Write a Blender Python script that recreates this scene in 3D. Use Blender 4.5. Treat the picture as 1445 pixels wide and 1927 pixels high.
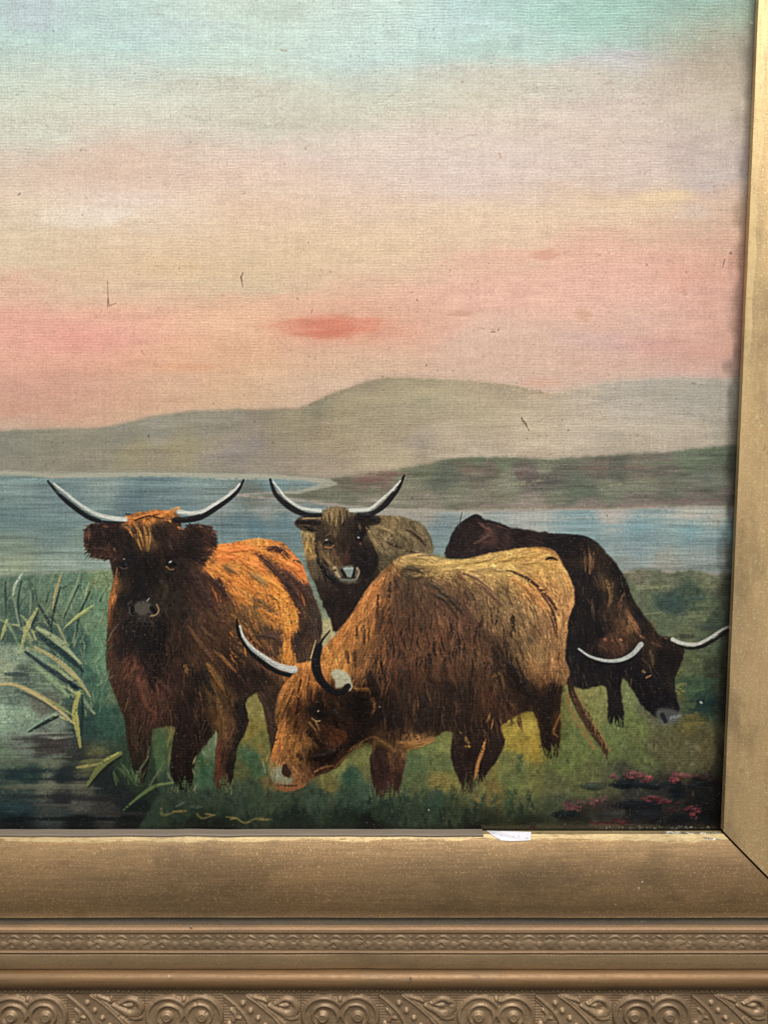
import bpy, bmesh, math
import numpy as np
from mathutils import Vector, Matrix

# ---------------------------------------------------------------- empty scene
for o in list(bpy.data.objects): bpy.data.objects.remove(o)
scene = bpy.context.scene
COL = scene.collection

# ---------------------------------------------------------------- camera (phone held close, tipped 5.3 degrees down)
IW, IH = 1445.0, 1927.0
FPX = 1447.0                       # focal length in photo pixels (26 mm equivalent)
PITCH = math.radians(5.33)
DIST = 0.2894                      # lens to canvas plane, metres
ZC = 0.250                         # lens height above the foot of the frame
cam = bpy.data.cameras.new('camera'); camo = bpy.data.objects.new('camera', cam); COL.objects.link(camo)
camo.location = (0, -DIST, ZC); camo.rotation_euler = (math.pi/2-PITCH, 0, 0)
cam.sensor_fit = 'VERTICAL'; cam.sensor_height = 36.0; cam.lens = 36.0*FPX/IH
cam.clip_start = .01; cam.clip_end = 50
scene.camera = camo

# ---------------------------------------------------------------- light: soft window light from above, dim room
world = bpy.data.worlds.new('World'); scene.world = world; world.use_nodes = True
wt = world.node_tree; bg = wt.nodes['Background']                  # pale walls and ceiling above, dark floor below
wc = wt.nodes.new('ShaderNodeTexCoord'); ws = wt.nodes.new('ShaderNodeSeparateXYZ'); wm = wt.nodes.new('ShaderNodeMapRange'); wr = wt.nodes.new('ShaderNodeMix')
wt.links.new(wc.outputs['Generated'], ws.inputs[0]); wt.links.new(ws.outputs['Z'], wm.inputs[0]); wm.interpolation_type = 'SMOOTHSTEP'
wm.inputs[1].default_value = -.45; wm.inputs[2].default_value = .55
wr.data_type = 'RGBA'; wr.inputs[6].default_value = (.050, .042, .034, 1); wr.inputs[7].default_value = (.46, .465, .47, 1)
wt.links.new(wm.outputs[0], wr.inputs[0]); wt.links.new(wr.outputs[2], bg.inputs['Color']); bg.inputs['Strength'].default_value = 1.0
def area(name, loc, target, size, sizey, power, color):
    l = bpy.data.lights.new(name, 'AREA'); l.shape = 'RECTANGLE'; l.size = size; l.size_y = sizey; l.energy = power; l.color = color
    o = bpy.data.objects.new(name, l); COL.objects.link(o); o.location = loc
    o.rotation_euler = (Vector(target)-Vector(loc)).to_track_quat('-Z', 'Y').to_euler()
    return o
area('window_light', (.10, -.98, 1.50), (0, 0, .2), 1.2, .7, 39, (1.0, .975, .94))
scene.view_settings.view_transform = 'Standard'; scene.view_settings.look = 'None'
scene.view_settings.exposure = 0.0; scene.view_settings.gamma = 1.0; scene.view_settings.use_curve_mapping = False

# ---------------------------------------------------------------- pixel <-> canvas plane
CP, SP = math.cos(PITCH), math.sin(PITCH)
def on_plane(u, v, h=0.0):         # photo pixel -> (x, z) on the plane h metres in front of the canvas
    ru = -(v-IH/2)/FPX; rx = (u-IW/2)/FPX
    t = (DIST-h)/(CP+ru*SP)
    return rx*t, ZC+(-SP+ru*CP)*t
def to_pixel(x, z):                # canvas point -> photo pixel (arrays)
    dz = z-ZC
    f = DIST*CP-dz*SP; up = DIST*SP+dz*CP
    return IW/2+FPX*x/f, IH/2-FPX*up/f

ALBEDO = 0.86    # pigment reflectance at full white
# ---------------------------------------------------------------- the picture, painted stroke by stroke
# The artist's strokes are laid in numpy on a raster of the canvas (pixel units, 1445 wide), then carried
# to the canvas mesh as pigment colour + paint thickness + which motif each patch of paint belongs to.
PW, PH = 1445, 1600
rng = np.random.default_rng(11)

def resize(a, h, w):
    ys = np.linspace(0, a.shape[0]-1, h); xs = np.linspace(0, a.shape[1]-1, w)
    y0 = np.minimum(ys.astype(int), a.shape[0]-2); x0 = np.minimum(xs.astype(int), a.shape[1]-2)
    fy = (ys-y0).astype(np.float32); fx = (xs-x0).astype(np.float32)
    fy = fy*fy*(3-2*fy); fx = fx*fx*(3-2*fx)
    if a.ndim == 3: fy = fy[:, None, None]; fx = fx[None, :, None]
    else: fy = fy[:, None]; fx = fx[None, :]
    r0 = a[y0]; r1 = a[y0+1]
    r = r0*(1-fy)+r1*fy
    return (r[:, x0]*(1-fx)+r[:, x0+1]*fx).astype(np.float32)

def noise(sx, sy, h=PH, w=PW, octaves=1):
    out = 0; amp = 1.0; tot = 0
    for o in range(octaves):
        gw = max(3, int(w/sx)+2); gh = max(3, int(h/sy)+2)
        out = out+amp*resize(rng.standard_normal((gh, gw)).astype(np.float32), h, w)
        tot += amp*amp; amp *= .55; sx = max(1.2, sx/2); sy = max(1.2, sy/2)
    return out/math.sqrt(tot)

def blur(a, r):
    r = int(max(1, r))
    for ax in (0, 1):
        for _ in range(2):
            pad = [(0, 0)]*a.ndim; pad[ax] = (r+1, r)
            c = np.cumsum(np.pad(a, pad, mode='edge'), axis=ax, dtype=np.float64)
            n = a.shape[ax]
            hi = np.take(c, np.arange(2*r+1, 2*r+1+n), axis=ax); lo = np.take(c, np.arange(0, n), axis=ax)
            a = ((hi-lo)/(2*r+1)).astype(np.float32)
    return a

def sstep(x, a, b):
    t = np.clip((x-a)/(b-a), 0, 1); return t*t*(3-2*t)

def spline(pts, closed=False, n=6):
    p = np.array(pts, float)
    if len(p) < 3 and not closed: return p
    out = []; m = len(p)
    for i in range(m if closed else m-1):
        a = p[(i-1) % m] if (closed or i > 0) else 2*p[0]-p[1]
        b = p[i]; c = p[(i+1) % m]
        d = p[(i+2) % m] if (closed or i+2 < m) else 2*p[-1]-p[-2]
        for t in np.arange(n)/n:
            out.append(.5*((2*b)+(c-a)*t+(2*a-5*b+4*c-d)*t*t+(3*b-a-3*c+d)*t**3))
    if not closed: out.append(p[-1])
    return np.array(out)

ZO = {'1': (60, 880, 3.6125), '2': (160, 1180, 3.6125), '3': (360, 960, 4.8167), '4': (480, 880, 4.0139), '5': (420, 1160, 4.0139),
      '6': (620, 1020, 2.89), '7': (820, 960, 2.4914), '8': (640, 1280, 2.7788), 'a': (0, 1040, 3.635), 'b': (980, 1380, 3.6125), '0': (0, 0, 1.0)}
def Z(k, pts):                       # coordinates noted on an enlarged detail of the painting
    ox, oy, s = ZO[k]
    return [(ox+x/s, oy+y/s) for x, y in pts]

def polymask(pts, soft=1, rough=0.0, smooth=True):
    p = spline(pts, True, 5) if smooth else np.array(pts, float)
    x0 = max(0, int(p[:, 0].min())-8); x1 = min(PW, int(p[:, 0].max())+9)
    y0 = max(0, int(p[:, 1].min())-8); y1 = min(PH, int(p[:, 1].max())+9)
    acc = np.zeros((y1-y0, x1-x0), np.float32)
    xs = np.arange(x0, x1)
    for sub in (.25, .75):
        m = np.zeros((y1-y0, x1-x0), bool)
        ys = np.arange(y0, y1)+sub
        for i in range(len(p)):
            a = p[i]; b = p[(i+1) % len(p)]
            if a[1] == b[1]: continue
            lo, hi = (a, b) if a[1] < b[1] else (b, a)
            j0 = np.searchsorted(ys, lo[1]); j1 = np.searchsorted(ys, hi[1])
            if j1 <= j0: continue
            xi = lo[0]+(ys[j0:j1]-lo[1])*(hi[0]-lo[0])/(hi[1]-lo[1])
            m[j0:j1] ^= xs[None, :] >= xi[:, None]
        acc += m*.5
    if rough > 0:
        acc = blur(acc, 2); acc = sstep(acc+rough*RGH[y0:y1, x0:x1]*np.minimum(1, 4.5*acc*(1-acc)), .32, .68)
    if soft > 0: acc = blur(acc, soft)
    return (slice(y0, y1), slice(x0, x1)), acc

def idw(ctrl, sl, power=5.5, eps=60.0, step=4):
    c = np.array(ctrl, np.float32); y0, y1, x0, x1 = sl[0].start, sl[0].stop, sl[1].start, sl[1].stop
    gh = max(3, (y1-y0)//step); gw = max(3, (x1-x0)//step)
    yy, xx = np.meshgrid(np.linspace(y0, y1, gh), np.linspace(x0, x1, gw), indexing='ij')
    num = 0; den = 0
    for r in c:
        w = 1/((xx-r[0])**2+(yy-r[1])**2+eps)**(power/2)
        num = num+w[..., None]*r[2:]; den = den+w
    return resize((num/den[..., None]).astype(np.float32), y1-y0, x1-x0)

IMG = np.zeros((PH, PW, 3), np.float32)      # display-referred pigment colour 0..255
HGT = np.zeros((PH, PW), np.float32)         # paint thickness
IDS = np.zeros((PH, PW), np.int16)
RGH = noise(5, 5, octaves=2)*.5
GRAIN = np.clip(.5+.32*noise(3.2, 2.6, octaves=1)+.16*noise(9, 3), 0, 1)
STREAK_H = noise(60, 3.0)*.6+noise(120, 7)*.5
STREAK_V = noise(3.0, 40)*.6+noise(7, 80)*.5
FINE = noise(2.2, 2.2)

def blend(sl, a, col, hgt=0.0):
    IMG[sl] += (np.asarray(col, np.float32)-IMG[sl])*a[..., None]
    if hgt: HGT[sl] += a*hgt

def stroke(pts, w0, w1, col, alpha=1.0, dry=0.0, soft=.8, hgt=.25, jit=0, wm=None, ident=None, clip=None, sp=True):
    p = spline(pts, False, 5) if (sp and len(pts) > 2) else np.array(pts, float)
    mw = max(w0, w1, wm or 0)
    x0 = max(0, int(p[:, 0].min()-mw-2)); x1 = min(PW, int(p[:, 0].max()+mw+3))
    y0 = max(0, int(p[:, 1].min()-mw-2)); y1 = min(PH, int(p[:, 1].max()+mw+3))
    if x1 <= x0 or y1 <= y0: return
    xx = np.arange(x0, x1, dtype=np.float32)[None, :]; yy = np.arange(y0, y1, dtype=np.float32)[:, None]
    best = np.full((y1-y0, x1-x0), 1e9, np.float32); n = len(p)-1
    for i in range(n):
        ax, ay = p[i]; dx, dy = p[i+1]-p[i]; L = dx*dx+dy*dy+1e-6
        t = np.clip(((xx-ax)*dx+(yy-ay)*dy)/L, 0, 1)
        s = (i+t)/n
        if wm is None: w = w0+(w1-w0)*s
        else: w = np.where(s < .5, w0+(wm-w0)*s*2, wm+(w1-wm)*(s*2-1))
        d = np.sqrt((xx-ax-t*dx)**2+(yy-ay-t*dy)**2)-w*.5
        best = np.minimum(best, d)
    a = np.clip(.5-best/(2*soft), 0, 1)*alpha
    sl = (slice(y0, y1), slice(x0, x1))
    if dry > 0: a = a*sstep(GRAIN[sl], dry-.25, dry+.15)
    if clip is not None: a = a*clip[sl]
    c = np.asarray(col, np.float32)
    if jit: c = c*(1+jit*rng.standard_normal())
    blend(sl, a.astype(np.float32), c, hgt)
    if ident is not None: IDS[sl][a > .45] = ident

def brush(pts, w, col, base=.58, hairs=2.6, jit=.22):
    # one loaded bristle brush mark: a soft body and many fine hairs that start and stop unevenly
    p = spline(pts, False, 8) if len(pts) > 2 else np.array([np.array(pts[0], float)+(np.array(pts[1], float)-np.array(pts[0], float))*t for t in np.linspace(0, 1, 9)])
    c = np.asarray(col, np.float32)
    stroke(p[::4] if len(p) > 12 else p[::2], w*.45, w*.2, c, base, dry=.2, wm=w*.8, soft=max(1.0, w*.22), hgt=.15)
    L = np.linalg.norm(np.diff(p, axis=0), axis=1).sum()
    n = len(p)-1
    for r in range(int(max(3, hairs*w*max(.6, min(2.2, L/30))))):
        a = rng.uniform(0, .75)*n; ln = max(1.6, min(n-a, n*rng.uniform(.2, .55)))
        i0 = int(a); i1 = min(n, max(i0+2, int(a+ln)))
        seg = p[i0:i1+1]
        if len(seg) < 2: continue
        d = seg[-1]-seg[0]; d = d/(np.linalg.norm(d)+1e-6); nrm = np.array((-d[1], d[0]))
        prof = .35+.65*math.sin(math.pi*min(1, (i0+i1)/2/n))
        off = nrm*rng.normal(0, w*.30*prof); sk = nrm*rng.normal(0, w*.10)
        q = [tuple(seg[0]+off), tuple(seg[len(seg)//2]+off+sk*.5), tuple(seg[-1]+off+sk)]
        stroke(q, rng.uniform(1.2, 2.4), .7, c*rng.uniform(1-jit*1.3, 1+jit*1.3), rng.uniform(.45, .9), dry=rng.uniform(.1, .42), soft=.75, sp=False, hgt=.45)

def sand(sl, m, amt):                # broken brushwork inside an area
    IMG[sl] *= (1+m*amt)[..., None]

ID = dict(sky=1, hills=2, headland=3, lake=4, reeds=5, meadow=6, cowA=7, cowB=8, cowC=9, cowD=10,
          hornA1=11, hornA2=12, hornB1=13, hornB2=14, hornC1=15, hornC2=16, hornD1=17, hornD2=18, heather=19)
FULL = (slice(0, PH), slice(0, PW))

# --- sky: vertical runs of colour noted at seven places, blended sideways, scumbled
cols = {
 0: [(0,178,202,198),(60,176,206,196),(130,184,208,192),(200,190,204,184),(250,192,198,178),(290,198,186,165),(340,206,184,160),(380,214,190,162),(440,208,188,155),(500,208,186,152),(530,214,170,140),(580,218,166,138),(620,218,150,128),(680,212,150,125),(740,200,140,115),(780,196,138,110),(810,190,155,125)],
 230: [(0,176,202,192),(70,180,212,202),(130,186,206,192),(190,196,204,186),(250,194,194,174),(300,204,180,158),(330,206,178,155),(370,218,196,176),(415,220,198,172),(450,214,186,152),(500,210,180,142),(550,208,176,142),(600,218,158,130),(650,222,150,130),(690,208,148,118),(740,204,148,114),(780,202,156,118)],
 470: [(0,186,208,190),(80,186,212,196),(130,182,204,186),(170,184,194,174),(230,186,188,166),(270,194,190,170),(310,210,184,164),(370,214,184,156),(430,212,182,146),(490,206,178,138),(540,200,172,136),(560,214,166,132),(610,222,168,132),(650,210,158,120),(700,206,158,118),(760,204,162,120)],
 710: [(0,180,206,192),(60,184,210,200),(110,178,206,198),(170,180,194,174),(220,184,188,164),(260,202,190,172),(330,210,188,170),(380,212,184,160),(430,214,184,148),(480,212,182,144),(530,210,174,140),(570,214,160,130),(620,214,150,122),(660,208,160,130),(700,200,164,134)],
 930: [(0,160,196,188),(50,170,206,196),(100,168,200,186),(130,186,190,172),(190,190,188,164),(240,200,188,168),(300,206,188,174),(360,206,184,170),(400,214,186,152),(450,214,184,150),(490,218,170,142),(540,224,170,146),(590,218,168,144),(640,210,172,148),(690,204,166,142)],
 1150: [(0,140,186,168),(60,154,194,178),(90,160,192,176),(115,182,188,184),(160,186,186,168),(200,190,180,164),(260,200,182,164),(320,200,180,164),(360,206,178,148),(410,214,186,152),(450,212,170,140),(500,220,164,140),(560,220,168,146),(600,212,166,144),(630,196,158,148),(680,202,160,140),(715,196,164,142)],
 1345: [(0,134,170,150),(40,152,174,150),(90,162,162,138),(140,168,160,136),(210,184,174,154),(260,182,170,156),(310,184,170,162),(340,186,174,164),(370,200,174,154),(410,202,172,144),(450,204,168,142),(490,212,160,136),(560,212,160,140),(620,204,158,136),(660,202,150,132),(700,198,158,142)],
 1445: [(0,128,160,142),(90,160,158,138),(140,164,156,134),(260,184,172,158),(340,186,172,162),(410,200,168,142),(490,208,158,136),(620,196,150,132),(700,188,154,140)]}
ks = sorted(cols); prof = []
vv = np.arange(PH)
for k in ks:
    t = np.array(cols[k], float); prof.append(np.stack([np.interp(vv, t[:, 0], t[:, i]) for i in (1, 2, 3)], -1))
prof = np.array(prof)                                   # (7, PH, 3)
warp_v = noise(260, 70, octaves=3)*13+noise(40, 14, octaves=2)*5
warp_u = noise(200, 120, octaves=2)*35
yi = np.clip(np.arange(PH)[:, None]+warp_v, 0, PH-1).astype(int)
ui = np.clip(np.arange(PW)[None, :]+warp_u, 0, PW-1)
ki = np.clip(np.searchsorted(ks, ui, side='right')-1, 0, len(ks)-2)
ka = np.array(ks, float)
f = (ui-ka[ki])/(ka[ki+1]-ka[ki]); f = (f*f*(3-2*f))[..., None]
IMG[:] = prof[ki, yi]*(1-f)+prof[ki+1, yi]*f
IDS[:] = ID['sky']
def haze_patch(u, v, ru, rv, col, a, rough=.3):
    y0 = max(0, int(v-rv*2.4)); y1 = min(PH, int(v+rv*2.4)); x0 = max(0, int(u-ru*2.4)); x1 = min(PW, int(u+ru*2.4))
    sl = (slice(y0, y1), slice(x0, x1))
    yy, xx = np.mgrid[y0:y1, x0:x1]
    d = np.sqrt(((xx-u)/ru)**2+((yy-v)/rv)**2)+rough*.45*SOFTN[sl]
    blend(sl, (a*(1-sstep(d, .35, 1.35))).astype(np.float32), col)
SOFTN = noise(34, 9, octaves=3)
SOFTN2 = noise(90, 26, octaves=3)
for q in [(60,30,80,40,(180,196,200),.5),(330,60,130,30,(184,206,204),.5),(520,20,70,26,(172,196,176),.5),(860,45,150,34,(178,208,202),.5),(1090,30,150,30,(140,190,170),.45),(1240,60,90,50,(146,176,156),.35),
          (150,410,105,20,(228,213,194),.55),(190,400,70,12,(230,216,198),.45),(240,372,60,16,(222,200,188),.4),(90,250,40,28,(198,208,190),.5),(420,165,160,20,(184,186,166),.4),(540,235,170,20,(178,184,160),.5),(430,130,80,10,(200,218,200),.4),
          (560,300,170,10,(212,190,176),.4),(980,290,120,26,(206,188,176),.4),(1290,285,50,34,(166,154,146),.55),(1320,340,40,26,(176,166,164),.5),(1250,370,60,14,(226,196,148),.7),(1180,385,90,8,(222,190,144),.5),(1300,400,40,16,(196,178,166),.5),
          (1010,480,130,16,(222,158,132),.45),(1120,520,150,30,(224,162,142),.35),(870,560,150,26,(224,164,142),.4),(1290,520,70,30,(216,152,130),.4),(1240,650,70,24,(200,142,128),.5),(1100,635,80,14,(196,158,150),.35),(1020,720,40,10,(214,152,120),.6),
          (430,605,110,26,(228,176,138),.6),(150,640,90,26,(218,138,120),.55),(60,600,70,30,(218,152,130),.4),(90,720,110,28,(200,134,110),.5),(330,660,110,30,(208,156,118),.5),(350,690,70,7,(206,140,100),.6),(300,720,80,26,(200,160,124),.35),(560,700,140,30,(208,168,132),.45),
          (330,500,60,26,(206,170,124),.4),(500,540,110,16,(196,172,138),.4),(640,720,60,14,(206,172,140),.4),(690,540,60,20,(212,166,136),.4),(30,770,60,10,(186,128,104),.4)]:
    haze_patch(*q)
haze_patch(622, 616, 130, 30, (206, 128, 96), .5, .3); haze_patch(622, 614, 92, 19, (194, 92, 64), .72, .25); haze_patch(612, 628, 60, 9, (188, 86, 58), .5, .3); haze_patch(680, 610, 34, 10, (210, 128, 104), .45)
for i in range(520):                                    # long horizontal scumbles over the sky
    u = rng.uniform(-20, 1430); v = rng.uniform(0, 760); L = rng.uniform(20, 110)
    c = IMG[min(PH-1, int(v)), int(np.clip(u, 0, PW-1))]*rng.uniform(.95, 1.055)+rng.normal(0, 2.2, 3)
    stroke([(u-L/2, v), (u, v+rng.normal(0, 2)), (u+L/2, v+rng.normal(0, 3))], 3, 2, c, rng.uniform(.15, .4), dry=.40, wm=rng.uniform(5, 13), soft=3.5, hgt=.02, sp=False)
rag = sstep(SOFTN2, -.6, 1.2)
yyg = np.arange(PH)[:, None]
band = sstep(yyg, 90, 180)*(1-sstep(yyg, 250, 300))
IMG *= (1-.06*(band*rag*sstep(.55-GRAIN, -.05, .35)))[..., None]
IMG *= (1+.022*noise(2.4, 2.4)+.020*noise(30, 12, octaves=2)+.010*STREAK_H*sstep(yyg, 180, 420)+.016*STREAK_V)[..., None]
HGT += .05*noise(4, 4)+.05*STREAK_H+.03*STREAK_V+.08*noise(40, 16, octaves=2)

# --- far hills
und = sstep(yyg, 800, 830)[..., None]*np.ones((1, PW, 1), np.float32)
IMG += (np.array((134,136,122), np.float32)-IMG)*und
sky_line = [(-30,812),(0,812),(37,809),(95,807),(164,806),(204,802),(239,794),(279,785),(324,777),(379,772),(448,770),(523,769),(560,768),(582,760),(613,745),(654,730),(695,715),(731,709),(795,711),(854,713),(913,718),(972,724),(1030,739),(1060,734),(1089,726),(1125,720),(1166,716),(1225,711),(1278,708),(1336,711),(1383,712),(1480,712)]
shore = [(1480,960),(1007,958),(754,958),(640,905),(623,903),(573,898),(498,893),(399,891.5),(274,889.5),(164,891),(100,893),(50,888),(0,885.5),(-30,885)]
sl, m = polymask(sky_line+shore, 4, .5, smooth=False)
hc = [(20,840,134,133,118),(100,850,142,136,116),(0,870,136,132,116),(300,800,148,143,128),(230,820,140,136,120),(250,850,150,140,112),(400,800,146,140,122),(400,860,148,138,120),(440,855,145,135,124),(480,840,143,132,122),(340,850,152,142,112),(620,820,155,140,113),(560,800,150,138,112),
      (600,760,134,126,104),(700,760,148,137,110),(700,722,140,128,106),(800,720,146,134,110),(800,750,152,142,116),(900,730,150,136,112),(900,780,158,145,120),(860,830,160,146,124),(1000,745,168,150,126),(980,740,150,136,112),(1000,790,166,150,128),(1100,780,164,151,133),(1200,725,150,142,130),(1200,780,160,150,136),(1300,730,152,145,132),
      (1300,760,153,146,134),(1300,820,160,148,130),(1200,830,160,148,128),(700,840,158,144,118),(760,860,160,146,120),(900,845,162,148,128),(1380,760,148,142,130),(1380,820,146,138,122),(500,880,148,136,118),(600,880,155,140,120),(520,830,146,134,112),(650,790,150,138,110),(750,790,152,140,114),(300,875,148,138,116),(180,870,146,138,118),(760,815,148,134,112),(780,830,150,138,122)]
fld = idw(hc, sl, power=3.6, eps=120)
fld *= (1+.03*noise(50, 14, octaves=2)[sl]+.018*STREAK_H[sl]+.02*FINE[sl]+.015*STREAK_V[sl])[..., None]
IMG[sl] += (fld-IMG[sl])*m[..., None]; HGT[sl] = HGT[sl]*(1-m)+m*(.06*noise(5, 4)[sl]+.06*STREAK_H[sl]); IDS[sl][m > .5] = ID['hills']
mh = np.zeros((PH, PW), np.float32); mh[sl] = m
stroke([(582,762),(613,748),(654,733),(695,718),(731,713),(795,715),(854,717),(913,722),(985,731),(1030,742)], 5, 5, (128,118,92), .55, dry=.45, soft=2.5)
stroke([(700,722),(760,722),(840,724),(930,730)], 8, 4, (138,126,100), .5, dry=.5, soft=3)
stroke([(0,818),(100,812),(200,807),(240,799),(324,782),(400,776),(470,775)], 5, 4, (126,126,112), .45, dry=.45, soft=2)
for i in range(700):
    u = rng.uniform(0, 1390); v = rng.uniform(715, 890); L = rng.uniform(8, 46)
    c = IMG[int(v), int(u)]*rng.choice([.90, 1.10, 1.06])+rng.normal(0, 2, 3)
    stroke([(u-L/2, v+rng.normal(0, 2)), (u+L/2, v+rng.normal(0, 2))], 2.5, 1.5, c, .5, dry=.55, soft=1.2, clip=mh, hgt=.1)
for q in [((300,812),(390,800),(470,790)),((560,790),(640,778),(720,770)),((640,850),(740,830),(860,815)),((760,800),(830,790),(930,795)),((1050,800),(1130,790),(1260,785)),((250,845),(340,850),(420,838))]:
    stroke(q, 4, 2, (134,122,98), .35, dry=.5, soft=3, wm=9)
for q in [((440,858),(470,850)),((478,838),(520,826)),((380,862),(420,860)),((400,855),(455,852))]:
    stroke(q, 10, 6, (140,130,126), .45, dry=.5, soft=3)
for pts_, w_, c_, a_ in [([(620,775),(700,745),(800,735),(900,742)], 34, (162,148,114), .4), ([(640,840),(740,805),(860,775),(960,770)], 30, (138,126,100), .35), ([(900,830),(1000,790),(1100,770)], 30, (152,138,116), .35), ([(1120,760),(1220,740),(1340,745)], 24, (140,134,122), .35), ([(1040,830),(1180,800),(1330,800)], 26, (164,152,132), .35), ([(60,850),(180,830),(320,810)], 20, (128,126,110), .35), ([(330,855),(440,820),(560,795)], 22, (160,148,118), .35)]:
    stroke(pts_, w_*.5, w_*.4, c_, a_, dry=.15, wm=w_, soft=12, clip=mh, hgt=.05)
stroke([(250,838),(320,842),(370,832)], 6, 12, (158,146,108), .4, dry=.5, soft=3)

# --- near headland
hl = [(440,933),(500,930),(548,927),(598,914),(633,899),(678,892),(736,886),(795,875),(842,863),(889,860),(972,861),(1042,865),(1089,861),(1148,856),(1200,854),(1266,850),(1325,843),(1378,839),(1480,836),(1480,950),(1266,954),(1148,957),(1007,958),(866,961),(754,957),(690,955),(620,948),(560,939),(500,936)]
sl, m = polymask(hl, 3, .6, smooth=False)
hd = [(480,933,104,106,94),(560,930,104,100,84),(620,925,108,102,84),(650,908,118,98,84),(690,906,126,88,80),(720,900,124,84,78),(650,935,112,106,90),(700,930,116,106,88),(760,900,112,104,84),(800,880,106,104,82),(760,925,122,112,94),(830,900,88,92,80),(850,905,92,95,82),(890,885,112,94,84),(920,884,108,90,82),(860,925,122,115,96),
      (950,868,100,106,84),(900,868,102,104,82),(980,890,104,84,80),(1000,896,96,80,80),(1030,880,112,108,88),(1040,896,94,86,82),(1080,930,92,98,82),(1100,925,88,96,82),(1050,935,104,100,86),(1160,888,90,88,80),(1130,880,110,92,84),(1200,890,112,96,88),(1250,885,106,94,88),(1300,865,94,104,84),(1370,855,84,94,76),(1350,900,96,96,86),(1380,900,92,92,82),
      (1100,953,132,106,104),(1000,950,132,108,102),(900,948,130,112,100),(800,948,128,108,98),(1300,942,112,92,92),(1370,940,102,86,84),(1200,915,116,114,96),(1280,920,98,96,84),(1200,945,122,100,98),(940,920,120,110,92),(960,905,124,120,100),(700,950,132,112,102),(1150,915,114,112,94)]
fld = idw(hd, sl); gm0 = fld.mean(-1, keepdims=True); fld = gm0+(fld-gm0)*.72; fld *= (1+.06*noise(40, 6, octaves=3)[sl]+.06*STREAK_H[sl]+.04*FINE[sl])[..., None]
IMG[sl] += (fld-IMG[sl])*m[..., None]; IDS[sl][m > .5] = ID['headland']
mk = np.zeros((PH, PW), np.float32); mk[sl] = m
for (u, v, L, w, c) in [(835,902,50,9,(82,90,78)),(880,912,70,6,(112,110,92)),(690,903,60,9,(128,80,76)),(735,893,50,6,(122,76,72)),(890,884,60,6,(122,88,80)),(985,890,55,9,(98,74,76)),(1025,897,50,8,(88,78,78)),(1165,888,34,14,(84,84,78)),(1190,878,60,7,(116,90,84)),(1120,880,60,6,(118,92,84)),(1090,925,80,14,(90,98,82)),(1130,912,60,8,(104,108,90)),
                        (1260,897,50,8,(96,100,92)),(1325,899,26,12,(88,92,90)),(1040,868,120,5,(98,104,84)),(900,865,90,5,(92,98,78)),(1300,936,110,8,(94,88,80)),(1120,953,220,7,(134,104,104)),(960,952,160,6,(136,108,102)),(1270,944,120,8,(122,92,96)),(970,912,60,4,(138,132,110)),(1000,906,40,3,(132,126,104)),(1160,912,22,3,(150,140,116)),(1230,905,60,8,(116,112,96)),(780,925,120,8,(124,112,94)),(650,925,90,6,(104,98,80)),(1290,870,150,8,(92,102,84)),(1345,915,60,12,(88,90,80))]:
    for r in range(3):
        dv = rng.normal(0, w*.25); du = rng.normal(0, L*.1)
        stroke([(u-L/2+du, v+dv+2), (u+du, v+dv), (u+L/2+du, v+dv-1)], 2, 2, np.array(c)*rng.uniform(.93, 1.07), .6, dry=.42, wm=w*.7, soft=1.5, clip=mk, hgt=.2)
stroke([(842,866),(889,863),(972,864),(1042,868),(1089,864),(1148,859)], 4, 3, (92,100,78), .6, dry=.4, soft=1.5)

# --- lake
lk = [(-20,893),(50,896),(100,901),(164,899),(274,897),(399,899),(498,901),(573,905),(606,911),(560,924),(448,930),(440,934),(500,939),(560,943),(640,955),(754,960),(866,964),(1007,961),(1148,960),(1266,957),(1480,953),(1480,1090),(1300,1075),(1180,1075),(1140,1080),(900,1080),(600,1130),(400,1100),(210,1075),(110,1077),(41,1083),(-20,1090)]
pale = [(-20,885),(50,888),(100,893),(164,891),(274,889),(399,891),(498,893),(573,898),(620,903),(640,912),(560,930),(380,920),(-20,915)]
sl, m = polymask(pale, 1, .15, smooth=False); blend(sl, m*.8, (170,168,152)); IDS[sl][m > .5] = ID['lake']
sl, m = polymask(lk, 1, .2, smooth=False)
lc = [(30,905,122,148,148),(200,912,126,146,144),(400,912,118,140,140),(300,930,100,128,134),(30,980,98,128,132),(250,950,92,122,132),(120,950,104,132,138),(100,1000,100,128,128),(30,1030,120,140,124),(150,1040,118,144,134),(30,1065,142,155,128),(130,1070,140,158,144),(200,1060,136,158,150),(480,990,82,122,136),(430,985,92,124,134),
      (420,962,130,140,138),(500,962,138,142,138),(480,940,106,112,104),(550,950,132,134,128),(550,1010,96,130,138),(540,985,88,126,138),(590,1030,114,134,128),(600,1060,118,136,122),(520,908,108,144,152),(590,908,118,146,152),(560,975,120,138,142),(450,1010,108,136,140),(340,985,96,128,138),
      (1100,985,108,144,154),(900,985,116,145,150),(1300,1000,98,144,156),(1376,1000,92,130,138),(1200,1005,100,142,154),(1200,1030,114,140,148),(1320,1045,122,132,132),(1250,1062,134,136,128),(1180,1060,124,136,136),(830,1000,116,140,148),(840,1040,120,145,148),(1376,1050,104,112,106),
      (1300,966,162,160,152),(1350,970,150,152,146),(900,967,152,146,140),(1000,968,150,152,150),(1150,964,158,152,148),(800,965,158,152,140),(740,964,158,152,140),(1100,1010,110,142,150),(1330,1025,108,136,144)]
fld = idw(lc, sl, eps=160, power=3.6); fld *= (1+.05*noise(90, 4, octaves=3)[sl]+.05*STREAK_H[sl]+.03*FINE[sl]+.02*STREAK_V[sl])[..., None]
IMG[sl] += (fld-IMG[sl])*m[..., None]; HGT[sl] = HGT[sl]*(1-m)+m*.22*STREAK_H[sl]; IDS[sl][m > .5] = ID['lake']
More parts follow.
